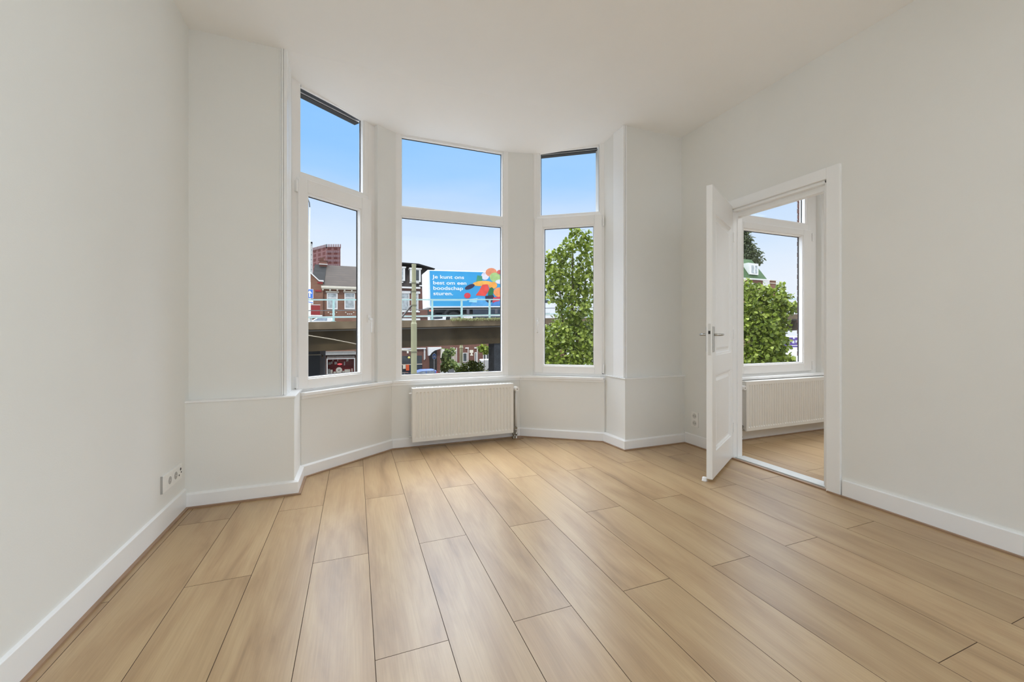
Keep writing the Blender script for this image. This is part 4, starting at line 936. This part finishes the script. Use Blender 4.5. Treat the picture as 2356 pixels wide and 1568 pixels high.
# one way sign
y = b0.y - .14
OW = Thing('one_way_sign', (KX(711, y), y, KZ(685, 711, y)), 'blue rectangular one way sign with white arrow on the street lamp pole', 'traffic sign')
x0, x1, z0, z1 = KX(702.5, y), KX(720.6, y), KZ(686, 711, y), KZ(664.5, 711, y)
BLUE = mat('traffic_sign_blue', (.045, .16, .55), .4, .03)
m = MB(); m.box(x0, y, z0, x1, y + .03, z1); OW.part('sign_plate', m, WHITE)
m = MB(); m.box(x0 + .02, y - .006, z0 + .02, x1 - .02, y, z1 - .02); OW.part('blue_field', m, BLUE)
xc, h_ = (x0 + x1) / 2 + .03, z1 - z0
m = MB(); m.ext([(xc - .035, z0 + .08), (xc + .035, z0 + .08), (xc + .035, z0 + h_ * .62), (xc + .10, z0 + h_ * .48), (xc + .13, z0 + h_ * .56), (xc, z0 + h_ * .86), (xc - .13, z0 + h_ * .56), (xc - .10, z0 + h_ * .48), (xc - .035, z0 + h_ * .62)], y - .012, y - .006); OW.part('white_arrow', m, WHITE)
m = MB(); z0, z1 = KZ(697, 711, y), KZ(690.5, 711, y); m.ext([(x0, z0 + .05), (x1, z0 - .06), (x1, z1), (x0, z1)], y, y + .03)
o = single('sub_sign', m, ((x0 + x1) / 2, y, z0), WHITE, 'small white and blue plate below the one way sign', 'traffic sign')
m = MB(); m.ext([(x0 + .02, z0 + .10), (x1 - .02, z0 + .0), (x1 - .02, z0 + .06), (x0 + .02, z0 + .14)], y - .008, y); rel(m, ((x0 + x1) / 2, y, z0)).build('blue_stripe', BLUE, o)
# bicycle sign
y = 36.0; BS = Thing('bicycle_sign', (KX(999, y), y, G), 'round blue bicycle sign on a grey post in front of the cafe entrance', 'traffic sign')
x = KX(999, y); zc_ = KZ(819.5, 999, y)
m = MB(); m.tube([(x, y, G), (x, y, zc_ + .3)], .03, 8); BS.part('post', m, mat('sign_post_grey', (.45, .46, .46), .4))
m = MB(); m.disc((x, y - .03, zc_), (0, -1, 0), .235, .012, 28, sc=(.78, 1.12)); d = BS.part('sign_disc', m, WHITE)
m = MB(); m.disc((x, y - .043, zc_), (0, -1, 0), .215, .006, 28, sc=(.78, 1.12)); BS.part('blue_field', m, BLUE, d)
m = MB()
for dx in (-.085, .085):
    pts = [(x + dx + .055 * math.cos(a), y - .052, zc_ - .06 + .055 * math.sin(a)) for a in [2 * math.pi * k / 12 for k in range(13)]]; m.tube(pts, .010, 5)
for a, b in (((-.085, -.06), (-.03, .06)), ((-.03, .06), (.06, .06)), ((.06, .06), (.085, -.06)), ((-.03, .06), (.0, -.06)), ((0, -.06), (.06, .06)), ((0, -.06), (-.085, -.06)), ((.06, .06), (.05, .1)), ((-.03, .06), (-.035, .09))): m.tube([(x + a[0], y - .052, zc_ + a[1]), (x + b[0], y - .052, zc_ + b[1])], .010, 5)
BS.part('bicycle_symbol', m, WHITE, d)
c0 = at(1061.3, HY, 40); zf = lambda py: EYE - (py - HY) * 40 / FPX
PO = Thing('olive_post', (c0.x, c0.y, G), 'olive green post behind the viaduct, beside the bright shrub', 'pole')
m = MB(); m.lathe((c0.x, c0.y, 0), [(.17, G), (.16, zf(801)), (.20, zf(800)), (.20, zf(798)), (.15, zf(797)), (.14, zf(785))], 12); PO.part('pole_shaft', m, OLIVE)
m = MB(); m.lathe((c0.x, c0.y, zf(837)), [(.15, -.03), (.175, -.03), (.175, .03), (.15, .03)], 12); PO.part('clamp_band', m, OFFW)
a = [at(1032, 851, 32), at(1043.5, 847, 32.3), at(1048, 864, 32.3), at(1032, 866, 32)]; nn_ = Vector((0, .05, 0))
m = MB(); m.add([tuple(v) for v in a] + [tuple(v + nn_) for v in a], [(0, 1, 2, 3), (7, 6, 5, 4), (0, 4, 5, 1), (1, 5, 6, 2), (2, 6, 7, 3), (3, 7, 4, 0)])
for t_ in (.2, .8): p = a[3].lerp(a[2], t_); m.box(p.x - .03, p.y, G, p.x + .03, p.y + .05, p.z + .05)
single('blank_board', m, (a[3].x, a[3].y, G), mat('board_grey_white', (.62, .62, .62), .5), 'tilted pale blank board in front of the shrub', 'sign')

# ---------------------------------------------------------------- vehicles
def wheel(T_, x, y, z, r, wd=.22):
    m = MB(); m.disc((x, y + wd, z), (0, -1, 0), r, wd, 28); w_ = T_.part('wheel', m, mat('tyre_rubber', (.025, .025, .027), .8))
    m = MB(); m.disc((x, y, z), (0, -1, 0), r * .58, .02, 20); m.disc((x, y - .02, z), (0, -1, 0), r * .2, .02, 12); T_.part('hub', m, mat('wheel_hub_grey', (.25, .25, .26), .4), w_)
CARB = mat('car_paint_blue', (.14, .22, .55), .25, .03)
yc_ = 41.5
xr = KX(1008, yc_); CARL = 3.75
CT = Thing('hatchback_car', (xr - CARL / 2, yc_ + .8, G), 'blue hatchback car parked below the middle window', 'car')
z0 = G; prof = [(0, .30), (0, .62), (.10, .86), (.05, .92), (-.12, 1.40), (-.35, 1.47), (-1.55, 1.46), (-1.95, 1.36), (-2.55, .98), (-3.35, .86), (-3.68, .70), (-3.72, .30)]
m = MB(); m.ext([(xr - .05 + a, z0 + b) for a, b in prof], yc_, yc_ + 1.62); body = CT.part('body', m, CARB, bevel=.05)
m = MB(); m.ext([(xr - .30 + a, z0 + b) for a, b in ((0, .95), (-.12, 1.36), (-.85, 1.38), (-.85, .95))], yc_ - .012, yc_ + .01); m.ext([(xr - 1.25 + a, z0 + b) for a, b in ((0, .95), (0, 1.38), (-.50, 1.37), (-.85, 1.28), (-1.25, .98))], yc_ - .012, yc_ + .01); CT.part('side_window', m, mat('car_glass', (.28, .34, .42), .1, .3))
m = MB(); m.ext([(xr - .20, z0 + 1.30), (xr - .10, z0 + 1.30), (xr + .06, z0 + .74), (xr - .06, z0 + .74)], yc_ - .02, yc_ + .10); CT.part('tail_light', m, mat('tail_light_red', (.6, .03, .05), .3))
wheel(CT, xr - .70, yc_ - .02, G + .30, .30, .2); wheel(CT, xr - 3.0, yc_ - .02, G + .30, .30, .2)
# grey van
yv = 50.0; xv = KX(1111, yv)
VN = Thing('parked_van', (xv + 2, yv + .9, G), 'light grey van parked in front of the far brick terrace', 'van')
m = MB(); m.ext([(xv + a, G + b) for a, b in ((0, .35), (0, 1.62), (.15, 1.72), (3.2, 1.72), (3.8, 1.15), (4.5, 1.0), (4.6, .35))], yv, yv + 1.8); VN.part('body', m, mat('van_grey', (.42, .42, .41), .35, .04), bevel=.05)
m = MB(); m.ext([(xv + a, G + b) for a, b in ((2.4, 1.1), (2.4, 1.6), (3.1, 1.6), (3.6, 1.1))], yv - .01, yv + .01); VN.part('side_window', m, DGLASS)
m = MB(); m.box(xv + 1.35, yv - .01, G + .45, xv + 1.38, yv + .01, G + 1.6); VN.part('door_seam', m, BLACK)
wheel(VN, xv + .9, yv - .02, G + .33, .33); wheel(VN, xv + 3.8, yv - .02, G + .33, .33)
# white car on the viaduct, mostly hidden by the edge beam
yw_ = VY + 3.0; xw = KX(714, yw_); zd = top(xw) - .45
WC = Thing('white_car', (xw + 1.0, yw_, zd), 'white car on the viaduct at the left, only its roof showing above the edge', 'car')
m = MB(); m.ext([(xw + a, zd + b) for a, b in ((-1.6, .2), (-1.6, .42), (-.8, .50), (.0, .56), (.4, .80), (1.0, .84), (1.15, .80), (1.3, .52), (1.9, .46), (1.9, .2))], yw_, yw_ + 1.6); WC.part('body', m, mat('car_paint_white', (.78, .78, .78), .3, .02), bevel=.04)
m = MB(); m.ext([(xw + a, zd + b) for a, b in ((.16, .60), (.44, .77), (.92, .79), (.92, .60))], yw_ - .01, yw_ + .01); WC.part('side_window', m, MATS['car_glass'])
for dx in (-.8, 1.4): wheel(WC, xw + dx, yw_ - .02, zd + .26, .26)

# box truck
ty = VY + 3.4
tk = lin(986, 620.0, 1155, 625.5, ty)
xa = KX(987, ty); TL = 7.3; slope = math.atan((top(1) - top(0)))
zdk = top(xa) - .45
TR = Thing('box_truck', (xa, ty, zdk), 'delivery lorry with blue printed side driving up the viaduct', 'truck')
TR.r.rotation_euler = (0, -slope, 0)
ztop = KZ(620.5, 986, ty); zbot = KZ(707, 990, ty)
TB = mat('truck_side_blue', (.030, .30, .62), .35, .05, .4, col2=(.05, .38, .70)); TW = mat('truck_white', (.78, .80, .82), .4, .02)
m = MB(); m.box(xa, ty, zbot, xa + TL, ty + 2.5, ztop); bx = TR.part('cargo_box', m, TW, bevel=.03)
m = MB(); m.box(xa + .14, ty - .012, zbot + .08, xa + TL - .1, ty + .01, ztop - .06); sp_ = TR.part('side_panel', m, TB)
m = MB(); m.box(xa, ty - .03, zbot - .02, xa + TL, ty + .02, zbot + .07); TR.part('lower_rail', m, TW)
lz = lambda py: KZ(py, 1020, ty)
TXT = mat('truck_lettering_white', (.85, .88, .92), .5, .01)
for s_, py, wd in (('Je kunt ons', 641.5, 74), ('best om een', 655, 77), ('boodschap', 667.3, 69), ('sturen.', 679.5, 46)):
    o = text_mesh('side_lettering', s_, .40, TXT, TR.r, (0, 0, 0), bold=.005, depth=.006)
    wnow = max(v.co.x for v in o.data.vertices) - min(v.co.x for v in o.data.vertices); k = (KX(1000 + wd - 2, ty) - KX(999, ty)) / wnow
    o.scale = (k, .85, 1); o.location = (KX(998.5, ty) - xa, -.02, lz(py) - zdk)
m = MB(); m.box(KX(998, ty), ty - .02, lz(693), KX(1076, ty), ty - .01, lz(690.5)); TR.part('underline', m, mat('truck_light_blue', (.28, .60, .82), .4))
def pic(poly_px, col, i, nm):
    pts = [K(px, py, ty) for px, py in poly_px]; m = MB(); m.ext(pts, ty - .016 - .0015 * i, ty - .010); return TR.part(nm, m, mat('print_%s' % nm, col, .45, .15, 3))
def ell(cx, cy, rx_, ry_, rot=0, n=16): return [(cx + rx_ * math.cos(a) * math.cos(rot) - ry_ * math.sin(a) * math.sin(rot), cy + rx_ * math.cos(a) * math.sin(rot) + ry_ * math.sin(a) * math.cos(rot)) for a in [2 * math.pi * k / n for k in range(n)]]
for i, (nm, pl_, col) in enumerate([
    ('printed_bag', [(1083, 706), (1090, 694), (1102, 685), (1120, 690), (1128, 706)], (.10, .38, .72)), ('printed_onion', ell(1119, 638, 9, 9), (.70, .66, .74)), ('printed_peach', ell(1133, 630, 13, 10), (.75, .26, .13)),
    ('printed_lettuce', ell(1142, 642, 13, 11, .3), (.38, .55, .20)), ('printed_celery', [(1101, 636), (1112, 638), (1112, 650), (1098, 651)], (.06, .28, .16)), ('printed_radish', ell(1152, 630, 6, 5), (.60, .12, .10)),
    ('printed_squash', ell(1112, 655, 22, 6, -.03), (.85, .42, .08)), ('printed_aubergine', ell(1083, 662, 12, 5, -.38), (.03, .02, .06)), ('printed_pepper', [(1096, 682), (1104, 672), (1112, 658), (1124, 657), (1128, 670), (1118, 684)], (.78, .07, .05)),
    ('printed_carrot', ell(1136, 660, 10, 8), (.85, .35, .06)), ('printed_garlic', ell(1152, 652, 10, 5), (.70, .70, .80)), ('printed_orange', ell(1150, 676, 13, 11), (.85, .30, .10)), ('printed_cucumber', ell(1131, 676, 6, 12, .25), (.02, .16, .05)),
    ('printed_tomato', ell(1077, 682, 7.5, 6.5), (.70, .05, .07)), ('printed_berries', [(1118, 684), (1136, 682), (1140, 690), (1128, 702), (1118, 694)], (.03, .02, .05)), ('printed_strawberry', [(1136, 688), (1154, 686), (1150, 696), (1134, 700)], (.65, .05, .08)),
    ('printed_fold', [(1128, 706), (1140, 698), (1175, 692), (1175, 706)], (.08, .24, .58)), ('printed_emblem', [(1083, 690), (1100, 688), (1098, 699), (1080, 697)], (.30, .62, .85))]):
    pic(pl_, col, i, nm)
m = MB(); m.box(xa + .3, ty + .3, zbot - .45, xa + TL + 1.6, ty + 2.2, zbot - .03); TR.part('chassis', m, mat('chassis_black', (.02, .022, .025), .6, .2))
m = MB(); m.box(xa + 1.9 + 1.2, ty + .05, zbot - .95, xa + TL - 1.2, ty + .12, zbot - .12); m.box(xa + .5, ty + .3, zbot - .75, xa + 1.0, ty + 2.2, zbot - .35); TR.part('side_guard', m, mat('side_guard_navy', (.035, .05, .075), .5, .2))
for px in (1075, 1140): m = MB(); m.box(KX(px, ty), ty + .03, lz(723), KX(px + 6, ty), ty + .06, lz(712)); TR.part('guard_bracket', m, mat('guard_grey', (.12, .12, .14), .5))
m = MB(); m.box(xa + .04, ty - .01, KZ(716, 990, ty), xa + .34, ty + .04, KZ(712, 990, ty)); TR.part('tail_light', m, mat('marker_orange', (.85, .22, .12), .4))
m = MB(); x = KX(1045, ty); m.ext([(x - .75, zbot - .62), (x - .62, zbot - .28), (x - .35, zbot - .1), (x + .35, zbot - .1), (x + .62, zbot - .28), (x + .75, zbot - .62), (x + .6, zbot - .62), (x + .5, zbot - .36), (x + .3, zbot - .2), (x - .3, zbot - .2), (x - .5, zbot - .36), (x - .6, zbot - .62)], ty - .01, ty + .3); TR.part('mudguard', m, MATS['chassis_black'])
wheel(TR, x, ty + .03, zdk + .56, .50, .28); wheel(TR, xa + TL + .9, ty + .03, zdk + .50 + .22, .50, .28)
m = MB(); xc = xa + TL + .15; m.ext([(xc, zbot - .5), (xc + 1.7, zbot - .5), (xc + 1.9, zbot + .1), (xc + 1.75, zbot + 1.2), (xc + 1.3, zbot + 1.6), (xc, zbot + 1.6)], ty + .05, ty + 2.4); TR.part('cab', m, TW, bevel=.06)
m = MB(); m.ext([(xc + .6, zbot + .3), (xc + 1.6, zbot + .3), (xc + 1.55, zbot + 1.1), (xc + .6, zbot + 1.2)], ty + .04, ty + .07); TR.part('cab_window', m, DGLASS)

# ---------------------------------------------------------------- towers far away
def P2(px, Y): v = at(px, HY, Y); return (v.x, v.y)
TWR = brick_mat('red_tower_cladding', (.14, .047, .042), (.12, .040, .036), (.21, .105, .10), 2.6, 3.4, .55, offset=0)
a, b, c, d = P2(751, 300), P2(783.3, 300), P2(752, 322), P2(718, 314)
t = Thing('red_tower', (a[0], a[1], G), 'distant dark red high rise tower with a finned crown', 'tower'); zt_ = EYE + (HY - 567.5) * 300 / FPX
m = MB(); m.prism([a, b, c, d], G, zt_); t.part('tower_shaft', m, TWR)
for (p, q, n_) in ((a, b, 9), (d, a, 13)):
    for k in range(n_):
        f = k / (n_ - 1); x, y = p[0] + (q[0] - p[0]) * f, p[1] + (q[1] - p[1]) * f; m = MB(); m.box(x - .28, y - .3, zt_ - 1, x + .28, y + .5, zt_ + 1.9); t.part('crown_fin', m, mat('tower_fin', (.16, .06, .055), .7))
m = MB()
for r_ in range(15):
    for k in range(7):
        f = (k + .55) / 7.2; z = zt_ - 3.6 - r_ * 3.3; x, y = a[0] + (b[0] - a[0]) * f, a[1] + (b[1] - a[1]) * f; m.box(x - .7, y - .06, z - .8, x + .7, y + .2, z + .8)
t.part('window_grid', m, mat('tower_window', (.22, .14, .15), .3, .2))
WT = brick_mat('white_tower_cladding', (.62, .60, .56), (.55, .54, .50), (.30, .30, .29), 1.6, 3.2, .35, offset=0)
t = Thing('white_tower', (*P2(711, 260), G), 'distant white apartment tower behind the street lamp', 'tower')
for nm, p0, p1, py in (('left_slab', 694, 707.5, 552), ('right_slab', 712, 718.6, 559)):
    q0, q1 = P2(p0, 260), P2(p1, 262); m = MB(); m.prism([q0, q1, (q1[0] - 1, q1[1] + 14), (q0[0] - 1, q0[1] + 14)], G, EYE + (HY - py) * 260 / FPX); t.part(nm, m, WT)
q0, q1 = P2(706, 263), P2(713, 263); m = MB(); m.prism([q0, q1, (q1[0], q1[1] + 9), (q0[0], q0[1] + 9)], G, EYE + (HY - 555) * 260 / FPX); t.part('stair_core', m, mat('tower_core', (.30, .30, .30), .8, .2, .3))
for px, py in ((716.8, 554.5), (706, 549)): v = at(px, HY, 262); m = MB(); m.box(v.x - .5, v.y, EYE + (HY - py - 6) * 260 / FPX, v.x + .5, v.y + 1, EYE + (HY - py) * 260 / FPX); t.part('roof_mast', m, SLATE)

# ---------------------------------------------------------------- houses seen through the side room window
YG = 47.0
def gx(px): return KX(px, YG)
def gz_(py, px=1735): return KZ(py, px, YG)
gh = Thing('green_roofed_house', (gx(1730), YG, G), 'house with a steep moss green roof and white dormer, behind the side room tree', 'house')
m = MB(); m.box(gx(1640), YG, G, gx(1755), YG + 9, gz_(644)); gh.part('brick_wall', m, BR1)
m = MB(); m.box(gx(1640), YG - .03, gz_(686), gx(1754), YG + .02, gz_(670)); gh.part('yellow_render', m, mat('yellow_render', (.62, .48, .24), .8, .05))
m = MB(); X0, X1, X2 = gx(1640), gx(1750), gx(1761.5); za, zb_ = gz_(643, 1755), gz_(598.5, 1750)
m.add([(X0, YG - .3, za), (X2, YG - .3, za), (X1, YG + 1.6, zb_ + .35), (X0, YG + 1.6, zb_ + .35), (X0, YG + 9.3, za), (X2, YG + 9.3, za), (X1, YG + 7.5, zb_ + .35), (X0, YG + 7.5, zb_ + .35)], [(0, 1, 2, 3), (1, 5, 6, 2), (5, 4, 7, 6), (4, 0, 3, 7), (3, 2, 6, 7), (0, 4, 5, 1)]); gh.part('mansard_roof', m, GREENR)
m = MB(); m.box(gx(1700), YG - .55, gz_(645.3, 1755), gx(1762.5), YG - .1, gz_(642.7, 1755)); gh.part('gutter', m, WHITE)
x0, x1 = gx(1720), gx(1743); m = MB(); m.ext([(gx(1724), gz_(631.5)), (x1, gz_(632)), (x1, gz_(606.5)), (x0, gz_(605.5))], YG - .15, YG + 1.2); d = gh.part('dormer', m, WHITE)
m = MB(); m.box(gx(1727), YG - .18, gz_(629), gx(1740), YG - .14, gz_(611)); gh.part('dormer_pane', m, CURT, d)
m = MB(); m.box(gx(1732.6), YG - .22, gz_(629), gx(1734.4), YG - .17, gz_(611)); gh.part('mullion', m, WHITE, d)
x0, x1 = gx(1717), gx(1740); m = MB(); m.ring(x0, gz_(672), x1, gz_(651), .2, .16, .15, .15, YG - .1, YG + .05); m.box(gx(1731), YG - .1, gz_(672), gx(1732.6), YG, gz_(651)); f = gh.part('window', m, WHITE)
m = MB(); m.box(x0, YG - .04, gz_(672), x1, YG + .02, gz_(651)); gh.part('pane', m, CURT, f)
YH = 57.5
def hx(px): return KX(px, YH)
def hz_(py, px=1735): return KZ(py, px, YH)
wh = Thing('white_house', (hx(1765), YH + 1, G), 'white rendered house next to the green roofed house', 'house')
m = MB(); m.box(hx(1755.5), YH + .3, G, hx(1774), YH + 8, hz_(643.5, 1765)); wh.part('rendered_wall', m, mat('white_render', (.68, .67, .64), .8, .04))
m = MB(); m.ring(hx(1758), hz_(672, 1765), hx(1773), hz_(655, 1765), .2, .2, .2, .15, YH + .2, YH + .35); f = wh.part('window', m, WHITE)
m = MB(); m.box(hx(1759), YH + .25, hz_(671, 1765), hx(1772), YH + .32, hz_(656, 1765)); wh.part('pane', m, DGLASS, f)
bh = Thing('brown_house', (hx(1782), YH + 1, G), 'narrow brown brick house right of the white rendered house', 'house')
m = MB(); m.box(hx(1774.2), YH + .4, G, hx(1789.5), YH + 8, hz_(644.5, 1782)); bh.part('brick_wall', m, BR1)
m = MB(); m.box(hx(1774.2), YH + .2, hz_(651.5, 1782), hx(1789.5), YH + .5, hz_(650.3, 1782)); m.box(hx(1774), YH + .2, hz_(645, 1782), hx(1790), YH + 8.1, hz_(643.6, 1782)); bh.part('cornice', m, CREAM)
# banner on the ramp
y = 22.8; BN = Thing('purple_banner', (KX(1820, y), y, KZ(800, 1820, y)), 'purple banner with white lettering below the viaduct, behind the side room tree', 'banner')
x0, x1, z0, z1 = KX(1793, y), KX(1856, y), KZ(799, 1820, y), KZ(776, 1820, y)
m = MB(); m.box(x0, y, z0, x1, y + .04, z1); BN.part('banner_cloth', m, mat('banner_purple', (.10, .05, .30), .6, .05))
m = MB(); m.box(x0, y - .01, z0 - .03, x1, y + .05, z0 + .02); m.box(KX(1811, y), y - .01, KZ(795, 1820, y), x1, y, KZ(793.4, 1820, y)); BN.part('white_stripe', m, WHITE)
text_mesh('banner_lettering', 'dt W', .34, TXT, BN.r, (KX(1822, y) - BN.o.x, -.012, KZ(789, 1820, y) - BN.o.z), bold=.012)
text_mesh('banner_lettering', 'in', .34, TXT, BN.r, (KX(1824, y) - BN.o.x, -.012, KZ(779, 1820, y) - BN.o.z), bold=.012)
for px in (1796, 1850): m = MB(); m.tube([(KX(px, y), y + .08, G), (KX(px, y), y + .08, z1)], .04, 8); BN.part('support_post', m, CHROME)
